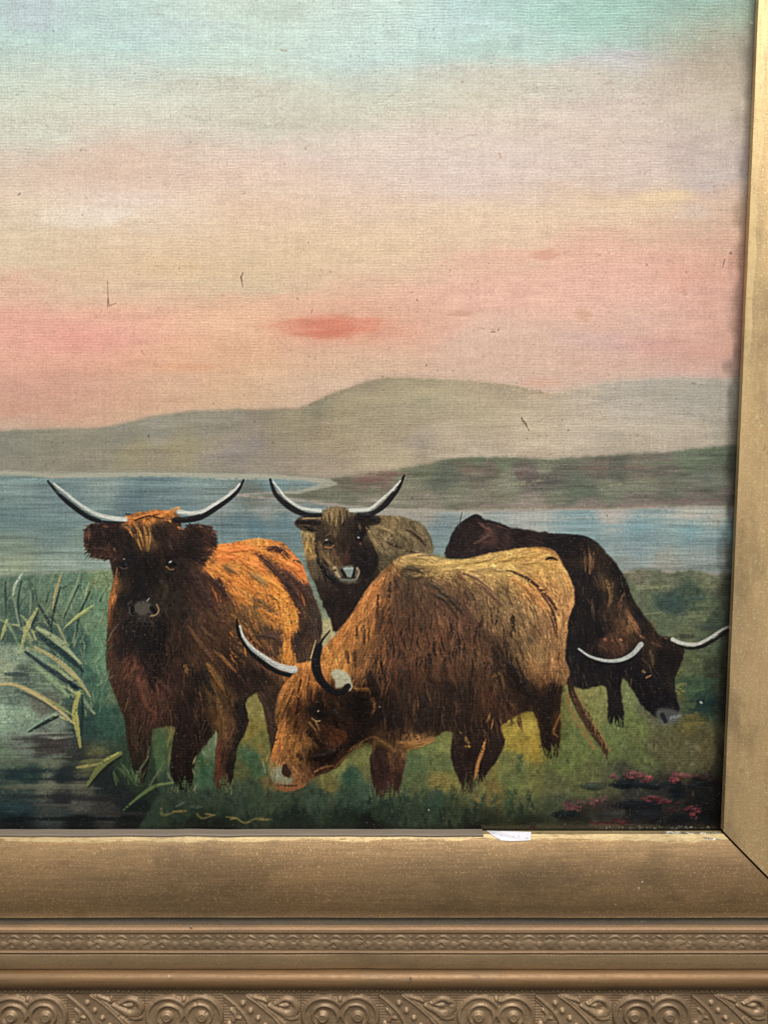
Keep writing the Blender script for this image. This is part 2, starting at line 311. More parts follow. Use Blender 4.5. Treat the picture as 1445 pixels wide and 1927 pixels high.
ml = np.zeros((PH, PW), np.float32); ml[sl] = m
for i in range(420):
    u = rng.uniform(0, 1380); v = rng.uniform(900, 1080); L = rng.uniform(20, 120)
    c = IMG[int(v), int(u)]*rng.choice([.90, .94, 1.07, 1.10])
    stroke([(u-L/2, v), (u, v+rng.normal(0, 1)), (u+L/2, v+rng.normal(0, 2))], 1, 1, c, .55, dry=.45, wm=rng.uniform(1.5, 4), soft=1, clip=ml, sp=False, hgt=.12)
for (x0, y0, x1, y1, w, c, a) in [(0,889,360,892,5,(182,180,164),.6),(250,893,620,903,6,(180,178,162),.6),(380,899,470,901,4,(176,178,164),.6),(450,934,560,929,10,(100,98,86),.8),(450,946,600,950,7,(124,124,114),.6),(430,961,600,961,7,(150,152,146),.6),(430,975,570,984,5,(92,128,140),.6),(440,990,560,994,9,(78,124,140),.6),
                                  (960,975,1380,972,5,(168,168,162),.6),(1120,966,1380,970,4,(166,158,152),.5),(980,984,1380,996,7,(98,144,158),.6),(1080,1002,1380,1010,4,(126,156,166),.6),(1060,1018,1380,1020,5,(104,140,150),.5),(1180,1036,1380,1030,5,(124,142,146),.5),(820,976,960,974,5,(140,152,154),.5),(0,905,300,905,5,(118,148,152),.4),(0,990,200,984,12,(94,124,130),.35)]:
    stroke([(x0, y0), ((x0+x1)/2, (y0+y1)/2+rng.normal(0, 1.5)), (x1, y1)], 2, 2, c, a, dry=.42, wm=w, soft=1.5, clip=np.maximum(ml, mh), hgt=.2)

# --- reed bank and pool (left), meadow (right)
rb = [(-20,1090),(41,1082),(110,1077),(193,1073),(215,1073),(400,1150),(420,1330),(330,1480),(230,1600),(-20,1600)]
sl, m = polymask(rb, 3, .6, smooth=False)
rc = [(10,1100,68,94,76),(30,1110,70,95,75),(120,1095,72,100,78),(120,1120,75,104,80),(190,1130,70,105,75),(205,1100,92,112,74),(100,1160,76,94,70),(180,1170,78,108,76),(190,1200,76,116,80),(30,1160,60,84,68),(30,1190,50,70,65),(60,1195,36,56,56),(110,1195,42,64,60),(150,1210,42,72,62),(120,1205,48,78,66),(30,1235,104,124,100),(15,1260,118,128,100),(60,1235,92,115,90),(40,1270,60,74,64),
      (80,1285,74,95,75),(160,1270,44,78,64),(190,1250,70,112,78),(190,1300,48,88,64),(30,1310,76,95,80),(10,1350,114,142,114),(80,1320,74,76,64),(40,1345,104,130,104),(50,1365,96,120,98),(100,1365,92,106,90),(90,1385,60,62,56),(110,1398,58,54,52),(160,1340,32,58,50),(160,1370,30,54,48),(200,1350,34,70,56),(215,1310,70,88,62),(225,1340,40,70,54),(40,1405,84,90,80),(90,1408,56,54,50),(150,1420,46,50,45),
      (20,1425,88,110,84),(30,1440,76,92,72),(100,1440,90,98,78),(170,1432,84,88,52),(30,1460,28,50,52),(120,1460,30,40,42),(60,1465,34,58,52),(30,1482,66,76,60),(90,1480,95,98,78),(150,1482,76,76,62),(200,1470,28,36,36),(30,1500,40,58,56),(120,1500,38,38,40),(150,1517,72,72,64),(30,1520,30,55,58),(100,1530,50,58,54),(200,1525,50,50,46),(30,1547,10,20,23),(150,1547,12,18,20),(230,1500,28,34,34),(240,1440,38,56,38),(250,1545,16,22,20),(260,1470,36,52,36),(300,1500,30,42,34),(270,1530,20,28,26)]
fld = idw(rc, sl, eps=40); fld *= (1+.07*noise(6, 6, octaves=2)[sl]+.06*FINE[sl])[..., None]
IMG[sl] += (fld-IMG[sl])*m[..., None]; IDS[sl][m > .5] = ID['reeds']
mr = np.zeros((PH, PW), np.float32); mr[sl] = m
for i in range(420):                                    # upright daubs in the sedge, level daubs in the pool
    u = rng.uniform(0, 240); v = rng.uniform(1082, 1550)
    c = IMG[int(v), int(u)]*rng.uniform(.78, 1.25)
    if v < 1235 or u > 150: stroke([(u+rng.normal(0, 2), v-rng.uniform(5, 14)), (u, v+rng.uniform(5, 14))], 1.5, 2.5, c, .5, dry=.45, soft=1, clip=mr)
    else:
        L = rng.uniform(12, 60); stroke([(u-L/2, v), (u+L/2, v+rng.normal(0, 1.5))], 1.5, 3.5, c, .5, dry=.4, soft=1.2, clip=mr)
for (x0, v, x1, w, c) in [(25,1392,115,12,(52,48,46)),(60,1405,130,8,(48,46,44)),(40,1380,115,5,(118,130,112)),(90,1388,120,5,(130,136,120)),(0,1415,70,7,(98,116,92)),(0,1432,120,6,(92,100,78)),(100,1425,230,9,(44,42,40)),(0,1450,130,11,(26,42,46)),(60,1465,220,9,(28,36,38)),(0,1480,110,6,(92,96,76)),(40,1478,160,4,(112,110,88)),(100,1484,190,4,(84,86,72)),(0,1499,200,9,(36,40,40)),(60,1515,180,5,(76,72,64)),(80,1530,160,7,(56,64,60)),(0,1517,60,9,(30,60,64)),(130,1505,260,9,(34,34,36)),(0,1543,300,10,(12,20,22)),(180,1530,300,7,(44,42,40))]:
    for r in range(3):
        d = rng.normal(0, w*.25); stroke([(x0+rng.normal(0, 8), v+d), ((x0+x1)/2, v+d+rng.normal(0, 1)), (x1+rng.normal(0, 8), v+d)], 1, 1, np.array(c)*rng.uniform(.9, 1.1), .5, dry=.12, wm=w*.8, soft=2.2, hgt=.15)

md = [(800,1040),(1140,1082),(1180,1076),(1210,1070),(1260,1078),(1300,1072),(1340,1082),(1480,1074),(1480,1600),(240,1600),(300,1490),(280,1360),(480,1300),(590,1150),(600,1090),(700,1060)]
sl, m = polymask(md, 2, .8, smooth=False)
mc = [(1250,1090,92,92,68),(1200,1085,105,100,78),(1330,1085,96,95,70),(1180,1110,84,92,66),(1300,1120,56,70,54),(1260,1138,48,66,58),(1200,1130,84,88,64),(1320,1150,84,88,60),(1250,1165,82,88,62),(1350,1170,52,60,46),(1380,1120,58,62,46),(1330,1215,66,72,50),(1300,1250,76,80,50),(1350,1260,46,50,34),(1300,1295,52,70,46),(1320,1325,28,46,40),(1290,1330,60,70,44),(1300,1355,84,76,40),(1374,1320,40,44,32),(1250,1400,76,78,48),(1330,1400,76,74,44),(1374,1420,50,48,32),(1290,1420,72,76,46),
      (1200,1360,92,104,50),(1150,1400,86,106,50),(1130,1320,112,120,62),(1110,1305,116,122,62),(1100,1340,98,108,50),(1180,1300,104,112,62),(1220,1345,84,80,56),(1085,1400,88,108,48),(1060,1440,86,104,46),(1000,1360,142,132,46),(990,1400,132,118,40),(1010,1400,138,122,40),(960,1380,140,128,44),(960,1440,96,106,50),(970,1460,84,100,48),(900,1500,84,88,48),(915,1490,100,90,42),(830,1440,82,100,50),(800,1400,98,118,56),(840,1400,104,118,54),(780,1440,72,96,52),(780,1480,70,88,46),(830,1470,110,106,48),(820,1510,42,66,44),(760,1520,42,60,40),
      (700,1450,84,92,48),(680,1430,96,106,50),(660,1460,40,78,50),(640,1440,106,116,56),(690,1500,44,72,50),(620,1480,92,92,44),(600,1500,46,68,48),(650,1500,40,66,46),(720,1530,32,50,34),(650,1540,26,40,26),(850,1530,48,60,36),(450,1500,44,62,44),(400,1510,40,56,40),(400,1535,34,46,30),(330,1490,38,56,42),(370,1430,60,90,46),(385,1410,80,110,70),(550,1540,24,36,24),(520,1510,50,66,44),(340,1385,96,92,48),(310,1400,60,84,46),(300,1440,60,92,48),(320,1460,34,58,42),(480,1330,118,116,56),(470,1370,112,104,44),(490,1400,92,96,44),
      (475,1430,54,92,50),(495,1450,48,84,46),(455,1450,68,78,40),(480,1480,46,66,44),(510,1440,112,100,48),(505,1470,90,84,46),(390,1460,44,84,50),(1000,1480,92,102,48),(1050,1480,76,84,48),(1050,1510,58,70,46),(1150,1470,66,74,46),(1110,1465,80,90,48),(1200,1430,74,88,46),(1180,1460,48,54,42),(1000,1520,66,76,44),(1000,1547,30,38,26),(900,1540,40,48,30),(1250,1500,38,38,34),(1330,1500,24,24,24),(1150,1530,46,44,38),(1200,1490,40,44,38),(1340,1550,9,11,11),(1200,1550,28,26,24),(1080,1548,32,34,26),(700,1552,14,20,14),(400,1552,14,20,14),(900,1553,18,22,14),
      (608,1150,112,132,100),(600,1120,100,128,96),(615,1180,150,150,102),(1290,1200,84,88,60)]
fld = idw(mc, sl, eps=50); fld *= (1+.08*noise(7, 7, octaves=2)[sl]+.05*FINE[sl])[..., None]
IMG[sl] += (fld-IMG[sl])*m[..., None]; IDS[sl][m > .5] = ID['meadow']
mm = np.zeros((PH, PW), np.float32); mm[sl] = m
for i in range(1500):
    u = rng.uniform(240, 1380); v = rng.uniform(1085, 1550)
    c = IMG[int(v), int(u)]*rng.uniform(.8, 1.24)+rng.normal(0, 3, 3)
    if v < 1290 and u > 1150: stroke([(u-rng.uniform(3, 10), v+rng.normal(0, 3)), (u+rng.uniform(3, 10), v+rng.normal(0, 3))], 2, 4, c, .55, dry=.4, soft=1.2, clip=mm)
    else: stroke([(u+rng.normal(0, 3), v-rng.uniform(4, 13)), (u, v+rng.uniform(3, 9))], 2, 4.5, c, .42, dry=.35, soft=1.6, clip=mm)
for (u, v, L, w, c) in [(1270,1140,60,8,(42,60,56)),(1250,1128,40,6,(52,70,60)),(1320,1126,50,6,(46,66,58)),(1310,1146,70,6,(50,64,52)),(1240,1108,60,6,(106,108,72)),(1330,1104,50,5,(104,104,66)),(1300,1160,50,5,(104,106,72)),(1230,1155,40,7,(96,98,68)),(1340,1180,40,8,(44,58,50)),(1310,1178,40,5,(60,70,56)),(1320,1285,50,10,(38,66,48)),(1330,1322,50,14,(22,42,42)),(1310,1340,30,10,(26,46,46)),(1300,1300,50,9,(58,84,52)),
                        (1270,1265,18,40,(104,98,46)),(1278,1300,14,30,(104,92,42)),(1310,1362,30,14,(96,86,40)),(1290,1235,40,14,(84,90,56)),(1220,1085,40,6,(84,84,62)),(1270,1082,30,6,(80,80,60))]:
    for r in range(4):
        du = rng.normal(0, L*.2); dv = rng.normal(0, w*.3)
        stroke([(u+du-L*.35, v+dv+1), (u+du+L*.35, v+dv-1)], w*.35, w*.35, np.array(c)*rng.uniform(.85, 1.15), .65, dry=.38, soft=1.4, clip=mm, hgt=.3)
for i in range(420):                                    # loose daubs of fresh green
    u = rng.uniform(300, 1360); v = rng.uniform(1290, 1500); l = rng.uniform(6, 18)
    c = np.array([(96,112,54),(78,102,50),(112,118,58),(64,90,48),(124,122,56)][rng.integers(5)])*rng.uniform(.8, 1.15)
    stroke([(u, v), (u+rng.normal(0, 3), v-l)], rng.uniform(3, 7), 2, c*.55+IMG[int(v), int(u)]*.45, rng.uniform(.3, .65), dry=.3, soft=1.5, clip=mm, hgt=.4)
for i in range(240):                                    # dark turf along the foot of the picture
    u = rng.uniform(300, 1000); v = rng.uniform(1488, 1556)
    c = np.array([(34,58,42),(26,44,34),(58,74,46),(40,66,46)][rng.integers(4)])*rng.uniform(.7, 1.15)*(1-.5*sstep(v, 1520, 1560))
    stroke([(u, v-rng.uniform(4, 10)), (u+rng.normal(0, 4), v+rng.uniform(2, 7))], 4, 8, c, .6, dry=.3, soft=2.5, hgt=.2)
for pts, w, c in [(Z('2', [(760,860),(800,940),(820,1010)]), 18, (34,86,44)),(Z('2', [(1130,900),(1140,980)]), 24, (40,80,40)),(Z('2', [(510,740),(520,860),(500,950)]), 18, (52,92,46)),(Z('2', [(900,720),(890,790)]), 8, (112,124,84)),(Z('5', [(960,1180),(950,1260)]), 18, (32,72,46)),(Z('8', [(940,400),(930,480)]), 18, (56,80,42)),(Z('8', [(880,590),(880,660)]), 18, (46,76,44)),(Z('8', [(510,580),(520,640),(480,640)]), 22, (38,64,44)),(Z('8', [(320,620),(320,690)]), 22, (32,56,40)),(Z('8', [(400,610),(390,650)]), 18, (40,62,44)),
                  (Z('8', [(990,180),(960,260),(1010,300)]), 18, (150,138,46)),(Z('8', [(1010,320),(1030,370)]), 12, (146,128,38)),(Z('8', [(690,600),(730,640)]), 12, (124,106,46)),(Z('8', [(820,430),(800,500)]), 10, (110,104,46)),(Z('5', [(240,610),(255,700),(260,850)]), 20, (112,112,52)),(Z('5', [(280,960),(310,1100)]), 10, (110,98,44))]:
    for r in range(3): stroke([(x+rng.normal(0, 2), y+rng.normal(0, 2)) for x, y in pts], w*.5, w*.35, np.array(c)*rng.uniform(.9, 1.12), .6, dry=.35, soft=3)
# heather
for (x, y, L, w, c) in [(720,345,130,44,(15,22,26)),(750,300,60,40,(18,26,28)),(890,355,170,34,(17,24,27)),(1060,400,80,120,(14,20,24)),(1190,355,60,34,(16,22,24)),(310,555,130,44,(16,26,28)),(720,490,100,50,(18,22,26)),(860,490,130,50,(18,22,28)),(1160,590,200,60,(12,16,20)),(850,570,200,60,(22,26,30)),(480,360,120,20,(44,54,42)),(1280,420,160,200,(14,17,17)),(600,560,160,40,(40,42,38)),(930,620,140,40,(14,16,18))]:
    for r in range(int(14+L/5)):
        px, py = Z('b', [(x+rng.normal(0, L*.28), y+rng.normal(0, w*.24))])[0]
        stroke([(px-rng.uniform(3, 7), py), (px+rng.uniform(3, 7), py+rng.normal(0, 1))], 6, 10, np.array(c)*rng.uniform(.8, 1.4), .6, dry=.2, soft=2.2, hgt=.2)
for (x, y, L, w, c) in [(790,285,120,40,(150,84,84)),(740,275,80,34,(148,78,80)),(850,305,70,30,(158,72,76)),(1060,285,70,30,(142,72,74)),(1110,290,90,30,(130,70,68)),(1035,315,30,26,(156,66,72)),(625,290,50,18,(140,84,84)),(330,480,110,44,(126,76,76)),(360,510,90,24,(140,74,78)),(500,455,90,36,(132,82,82)),(480,480,70,22,(126,76,76)),(890,445,120,26,(124,52,60)),(980,460,80,22,(116,46,54)),(1170,515,100,34,(130,52,60)),(1165,560,20,14,(130,52,60)),(640,605,150,40,(98,36,42)),(500,612,50,16,(92,36,42)),(1030,520,100,40,(66,40,40)),(80,650,60,10,(70,28,26)),(1260,300,100,30,(70,48,44))]:
    for r in range(int(14+L/6)):
        px, py = Z('b', [(x+rng.normal(0, L*.3), y+rng.normal(0, w*.24))])[0]
        stroke([(px-rng.uniform(1, 4), py+rng.normal(0, 1.5)), (px+rng.uniform(1, 4), py+rng.normal(0, 1.5))], 3, 5.4, np.array(c)*np.array((.88, .92, .9))*rng.uniform(.55, 1.1), .7, dry=.36, soft=1.1, hgt=.5, ident=ID['heather'])

# --- the cattle
def cow(poly, ctrl, ident, dirs, nfur, fl=(9, 22), fw=(1.4, 2.8), rough=.7, jit=.2, extra=(), soft=1, eps=30.0, lo=.72, hi=1.32, tone=.87):
    tot = np.zeros((PH, PW), np.float32)
    for pl in [poly]+list(extra):
        sl, m = polymask(pl, soft, rough)
        tot[sl] = np.maximum(tot[sl], m)
    ys, xs = np.where(tot > .02); sl = (slice(ys.min(), ys.max()+1), slice(xs.min(), xs.max()+1))
    m = tot[sl]
    fld = idw(ctrl, sl, eps=eps, step=3, power=4.4)
    mot = .12*noise(7, 12, octaves=2)[sl]+.07*FINE[sl]
    clump = noise(9, 14, octaves=2)
    gl = fld.mean(-1, keepdims=True); base_ = fld*tone*np.clip((gl/64)**.34, .68, 1.16); fld = base_*(1+mot)[..., None]
    HGT[sl] *= 1-m
    IMG[sl] += (fld-IMG[sl])*m[..., None]; IDS[sl][m > .5] = ident
    d = np.array(dirs, float)
    sel = rng.integers(0, len(ys), nfur)
    near = np.minimum(1, blur(tot, 3))
    for k in sel:
        u, v = xs[k], ys[k]
        if tot[v, u] < .6: continue
        w = 1/((d[:, 0]-u)**2+(d[:, 1]-v)**2+200.)**1.5
        a = math.atan2((w*np.sin(np.radians(d[:, 2]))).sum(), (w*np.cos(np.radians(d[:, 2]))).sum())+rng.normal(0, jit)
        L = rng.uniform(*fl); g = rng.normal(-.02, .27)+.30*clump[v, u]; f0 = base_[v-sl[0].start, u-sl[1].start]; c = f0*math.exp(np.clip(g, -.95, .46))+rng.normal(0, 2.0, 3)
        du = math.cos(a)*L; dv = math.sin(a)*L
        bend = rng.normal(0, L*.08)
        stroke([(u-du*.3, v-dv*.3), (u+du*.2+bend*math.sin(a), v+dv*.2-bend*math.cos(a)), (u+du*.7, v+dv*.7)], rng.uniform(*fw), .8, c, rng.uniform(.45, .9), dry=rng.uniform(.2, .45), soft=.7, clip=near, sp=False, hgt=.45)
    return tot
def shag(mask, box, n, cols, ang, L=(18, 42), w=(1.6, 3.4), alpha=(.35, .75), spread=.16, bias=None):
    x0, x1, y0, y1 = box
    cl = np.minimum(1, blur(mask, 2))
    for i in range(n):
        u = rng.uniform(x0, x1); v = rng.uniform(y0, y1)
        if mask[int(v), int(u)] < .6: continue
        a = math.radians(ang(u, v))+rng.normal(0, spread); l = rng.uniform(*L)
        c = np.array(cols[rng.integers(len(cols))], float)
        here = IMG[int(v), int(u)]
        c = c*.65+here*.35*rng.uniform(.8, 1.3)
        b = rng.normal(0, l*.09)
        stroke([(u, v), (u+math.cos(a)*l*.5-b*math.sin(a), v+math.sin(a)*l*.5+b*math.cos(a)), (u+math.cos(a)*l, v+math.sin(a)*l)], rng.uniform(*w), .7, c*rng.uniform(.8, 1.2), rng.uniform(*alpha), dry=rng.uniform(.15, .42), soft=.8, clip=cl, hgt=.5)
def horn(dark, white, ident, dcol=(24, 22, 26), wcol=(206, 206, 192)):
    pts, w0, w1 = dark; w0 *= 1.3; w1 *= 1.25
    stroke(pts, w0*.55, w1*.7, dcol, .97, soft=1.1, hgt=.5, ident=ident, wm=(w0+w1)*.62)
    if white:
        pts, w0, w1 = white; w0 *= 1.3; w1 *= 1.4
        stroke(pts, w0, w1, wcol, .92, soft=.9, hgt=.8, ident=ident)
        pz = spline(pts, False, 6)
        for q_ in range(26):
            i_ = rng.integers(0, len(pz)-1); o_ = rng.normal(0, w0*.3, 2)
            stroke([tuple(pz[i_]+o_), tuple(pz[min(i_+2, len(pz)-1)]+o_)], 1.6, .8, np.array(wcol)*rng.uniform(.55, 1.08), .5, dry=.3, soft=.8, hgt=.4)
        sh = [(x+.6, y+w0*.12) for x, y in pts]
        stroke(sh, w0*.4, w1*.4, np.minimum(np.array(wcol)*1.16, 240), .6, dry=.4, soft=.8, hgt=.3)

# cow D, black, grazing, behind on the right
D_ = Z('7', [(45,225),(60,150),(100,75),(140,45),(190,20),(230,45),(300,60),(340,80),(450,95),(560,110),(680,120),(750,150),(800,200),(850,260),(890,330),(920,410),(970,490),(1020,550),(1050,590),(1110,600),(1160,640),(1155,700),(1125,780),(1120,850),(1140,920),(1135,960),(1100,985),(1050,985),(1020,965),(960,910),(930,860),(890,800),(872,790),(866,850),(880,950),(875,1020),(840,1010),(805,990),(805,900),(795,830),(740,830),(690,840),(600,800),(500,600),(300,300),(150,235)])
dc = [(860,1010,44,32,32),(880,1000,52,36,34),(920,1015,80,52,44),(900,985,44,30,30),(950,1010,62,42,38),(870,1042,54,40,38),(920,1040,50,36,36),(980,1005,42,30,30),(1000,1015,56,38,36),(1050,1020,36,28,30),(1080,1015,34,26,28),(1100,1035,44,33,28),(1110,1055,78,56,38),(1125,1050,60,44,34),(1140,1100,84,60,38),(1150,1090,60,44,34),(1160,1080,32,26,26),(1175,1110,32,26,26),(1150,1125,62,46,34),(1160,1150,72,50,36),(1190,1180,122,80,48),(1180,1165,92,62,40),(1200,1160,36,28,28),(1210,1185,44,32,28),(1120,1120,38,31,30),(1100,1080,38,30,32),(1100,1150,34,28,30),(1090,1200,34,30,32),(1090,1260,36,32,34),(1120,1250,32,28,32),
      (1145,1205,84,52,36),(1165,1210,88,54,36),(1130,1190,34,28,28),(1200,1200,66,46,32),(1230,1210,62,44,32),(1220,1235,54,40,30),(1200,1240,36,28,28),(1260,1210,44,32,28),(1250,1235,34,27,28),(1230,1280,31,27,32),(1180,1260,28,25,32),(1220,1310,28,24,28),(1250,1320,30,26,30),(1265,1290,44,36,30),(1150,1330,38,34,33),(1160,1360,34,30,30),(1200,1300,26,24,30)]
tD = cow(D_, dc, ID['cowD'], [(860,1000,-70),(940,1000,15),(1050,1010,10),(1120,1050,80),(1100,1150,88),(1180,1150,60),(1230,1210,75),(1230,1290,75),(1150,1330,90)], 1100, rough=.3, lo=.75, hi=1.38)
shag(tD, (1070, 1230, 1010, 1290), 300, [(28,23,25),(40,30,28),(76,54,38),(104,72,44),(24,20,24)], lambda u, v: 84-(u-1070)*.1, L=(14, 34))
shag(tD, (840, 1060, 970, 1050), 140, [(34,26,27),(62,42,37),(88,58,46)], lambda u, v: 14, L=(12, 28))
for pts, w, c in [([(715,180),(725,240),(720,300)],5,(120,84,50)),([(740,200),(735,280)],4,(104,74,46)),([(700,210),(700,290)],4,(92,66,42)),([(800,330),(820,400),(810,450)],7,(112,80,48)),([(775,310),(790,380)],4,(92,66,42)),([(830,340),(822,430)],4,(100,70,44)),([(880,390),(850,470)],4,(96,66,42)),([(890,470),(930,540),(950,580)],12,(128,84,50)),([(900,500),(925,560)],7,(140,94,56)),([(870,430),(860,500)],3,(90,62,40)),([(785,605),(800,612)],7,(146,92,60)),([(820,610),(835,612)],5,(124,78,54)),([(845,605),(880,640)],5,(126,80,52)),([(860,605),(875,612)],6,(150,98,64)),([(950,590),(980,600)],5,(128,88,54)),([(1010,620),(1060,640)],6,(84,58,38)),([(1070,600),(1095,605)],4,(92,62,44)),([(1005,660),(1020,740)],7,(80,60,38)),([(730,420),(740,500)],5,(70,52,40)),([(200,60),(260,110),(180,160)],9,(88,56,46)),([(120,60),(90,140),(70,200)],4,(34,26,28)),([(1010,520),(1040,570)],3,(110,72,44))]:
    brush(Z('7', pts), w, c)
for pts, w in [([(130,55),(190,24),(225,50)],5),([(240,50),(300,66),(345,84)],4),([(600,115),(700,125),(760,160)],4)]: stroke(Z('7', pts), w, 3, (24,20,24), .8, soft=1.2)
sl, m = polymask(Z('7', [(1030,940),(1060,930),(1110,935),(1150,955),(1140,985),(1100,1010),(1060,1005),(1035,980)]), 2, .4); blend(sl, m*.7, (92,96,92)); IDS[sl][m > .6] = ID['cowD']
stroke(Z('7', [(1060,960),(1075,990)]), 9, 8, (28,26,28), .85, soft=1.5); stroke(Z('7', [(1100,975),(1140,965)]), 8, 5, (132,142,140), .6, dry=.4, soft=1.5)
stroke(Z('7', [(970,755),(980,762)]), 5, 4, (110,92,52), .9); stroke(Z('7', [(985,785),(1005,775)]), 3, 3, (150,104,52), .9); stroke(Z('7', [(985,770),(1000,768)]), 7, 5, (20,18,22), .8)
horn((Z('7', [(690,672),(740,700),(800,718),(870,716),(930,690)]), 2, 4), (Z('7', [(668,650),(720,685),(790,705),(860,703),(920,675),(960,630)]), 2.2, 7), ID['hornD1'], wcol=(184,188,178))
horn((Z('7', [(1108,612),(1170,645),(1240,640),(1310,605),(1385,552)]), 4, 4.5), (Z('7', [(1108,606),(1150,624),(1220,628),(1280,600),(1340,560),(1372,545)]), 6, 2.5), ID['hornD2'], wcol=(196,194,180))
stroke(Z('7', [(122,12),(106,82)]), 1.8, 1.4, (70,62,50), .9, soft=.8); stroke(Z('7', [(1150,590),(1200,592)]), 9, 6, (44,40,34), .7, soft=2)

# cow B, dun, facing, in the middle behind
B_ = Z('4', [(350,480),(362,560),(375,650),(400,780),(450,880),(490,980),(530,1080),(570,1150),(600,1240),(720,1180),(830,1000),(1000,800),(1200,720),(1335,660),(1345,600),(1320,520),(1270,440),(1200,400),(1100,372),(1000,360),(935,370),(800,420),(600,430),(450,440)])
bc = [(575,1005,146,118,70),(572,1030,160,124,62),(582,1045,150,112,56),(590,1060,92,74,50),(590,1085,92,76,52),(600,1100,60,46,36),(610,1120,58,42,34),(612,1140,42,30,28),(740,990,122,98,62),(730,975,118,94,58),(760,985,112,92,60),(780,1000,108,90,60),(795,1000,112,94,62),(805,1025,104,88,58),(730,1020,128,106,70),(715,1010,120,98,64),(760,1035,100,84,54),(720,1055,90,76,50),(770,1012,112,94,62),(790,1035,110,94,62),
      (650,1120,48,34,32),(620,1135,44,32,28),(680,1110,46,34,28),(640,1150,50,34,30),(660,1140,44,32,28),(700,1060,56,44,34),(690,1085,50,38,30)]
cow(B_, bc, ID['cowB'], [(740,990,40),(790,1000,50),(780,1030,20),(580,1040,85),(640,1120,75)], 420, rough=.3)
for pts, w, c in [([(1140,470),(1200,500),(1250,545),(1295,595)],6,(64,44,36)),([(1000,560),(1050,585),(1110,605)],9,(62,46,36)),([(900,440),(1000,470),(1080,520)],5,(146,120,76)),([(860,480),(900,560),(960,640)],6,(140,116,72)),([(1240,470),(1300,540),(1330,620)],3,(140,120,84)),([(940,600),(1010,660)],6,(120,98,62)),([(1180,430),(1250,470)],5,(128,106,68))]:
    brush(Z('4', pts), w, c)
Bh = Z('4', [(500,345),(540,312),(620,292),(700,312),(745,350),(860,440),(845,500),(890,580),(930,690),(905,780),(800,865),(640,870),(560,780),(480,650),(460,550),(450,490),(480,420)])
bh = [(606,968,112,90,56),(625,960,120,96,60),(640,958,124,100,62),(652,962,112,90,58),(625,980,100,78,48),(640,990,84,64,42),(650,1000,62,44,34),(660,985,60,44,34),(680,1000,36,28,24),(695,1015,70,56,40),(605,990,70,54,38),(600,1010,64,50,36),(605,1035,92,72,46),(618,1050,112,84,52),(628,1065,104,80,52),(635,1030,66,48,34),(650,1030,58,40,30),(640,1050,78,54,38),(655,1055,66,44,32),(660,1020,52,36,28),(672,1040,40,28,24),(685,1050,30,24,22),(700,1060,40,32,26),(695,1080,34,26,24),(612,1060,60,48,36),(655,1075,112,112,90),(640,1088,90,78,58),(680,1030,44,34,28)]
cow(Bh, bh, ID['cowB'], [(630,970,88),(610,1030,80),(650,1040,90),(690,1040,95)], 420, fl=(7, 17), rough=.25, extra=[Z('4', [(298,420),(330,388),(420,377),(500,382),(530,440),(465,492),(380,482),(322,457)]), Z('4', [(735,355),(850,342),(920,362),(957,405),(920,432),(820,442),(760,420)])])
for pts, w, c in [([(310,420),(360,400),(440,410),(500,420)],13,(30,22,24)),([(350,450),(420,460),(460,480)],9,(30,22,24)),([(760,380),(850,380),(940,405)],14,(28,22,22)),([(790,350),(890,360)],8,(24,20,22)),([(340,388),(420,380),(500,385)],2.5,(168,132,84)),([(470,690),(510,760),(560,820),(640,885)],11,(22,22,26)),([(460,540),(465,620),(480,700)],5,(40,34,32)),([(740,620),(760,700),(850,760)],20,(28,22,22)),([(830,560),(870,660),(880,760)],14,(32,25,24)),([(700,620),(690,700),(680,740)],12,(64,40,30)),([(590,610),(610,680),(640,740)],8,(96,68,42)),([(500,630),(560,720),(600,770)],7,(122,94,58)),
                  ([(480,560),(500,620)],6,(112,86,52)),([(840,450),(870,500),(890,540)],5,(132,108,68)),([(530,320),(540,380),(560,430)],4,(150,122,74)),([(580,310),(585,380),(570,440)],4,(140,112,66)),([(620,300),(620,370),(610,440)],4,(138,110,66)),([(660,310),(665,380),(650,430)],4,(128,100,60)),([(560,340),(560,420)],3,(70,52,36)),([(640,330),(645,420),(640,500)],4,(60,44,32)),([(690,330),(700,420)],5,(52,40,30)),([(600,470),(610,540)],5,(104,78,48)),([(790,430),(800,480)],5,(92,68,46)),([(720,400),(740,520)],9,(40,30,26)),([(530,520),(560,500),(600,510)],4,(90,66,44))]:
    brush(Z('4', pts), w, c, .55)
stroke(Z('4', [(515,578),(545,560),(580,575)]), 3, 3, (18,14,16), .95, wm=8); stroke(Z('4', [(530,600),(570,605),(595,585)]), 3, 2, (164,100,62), .85); stroke(Z('4', [(535,548),(545,545)]), 2.2, 2, (190,186,176), .9)
stroke(Z('4', [(780,535),(800,545)]), 10, 8, (14,12,14), .9); stroke(Z('4', [(777,526),(785,530)]), 2.4, 2.0, (180,178,170), .85); stroke(Z('4', [(795,572),(800,580)]), 4, 3, (120,72,50), .7)
sl, m = polymask(Z('4', [(660,765),(700,755),(745,760),(745,800),(720,825),(690,820)]), 1, .3); blend(sl, m*.85, (124,142,132), .6)
stroke(Z('4', [(675,765),(740,760)]), 2.6, 2.2, (160,174,164), .8); stroke(Z('4', [(655,775),(670,800),(680,820)]), 6, 7, (24,20,20), .95); stroke(Z('4', [(752,765),(748,795),(740,825)]), 5, 6, (24,20,20), .95)
stroke(Z('4', [(600,760),(620,800),(645,835)]), 8, 4, (170,150,108), .85, dry=.35); stroke(Z('4', [(770,760),(785,790),(765,840)]), 4, 2.6, (164,140,106), .8); stroke(Z('4', [(650,845),(710,850),(765,842)]), 3.4, 2.5, (104,112,102), .75)
stroke(Z('4', [(655,830),(720,835),(760,830)]), 3.5, 3, (44,36,32), .8)
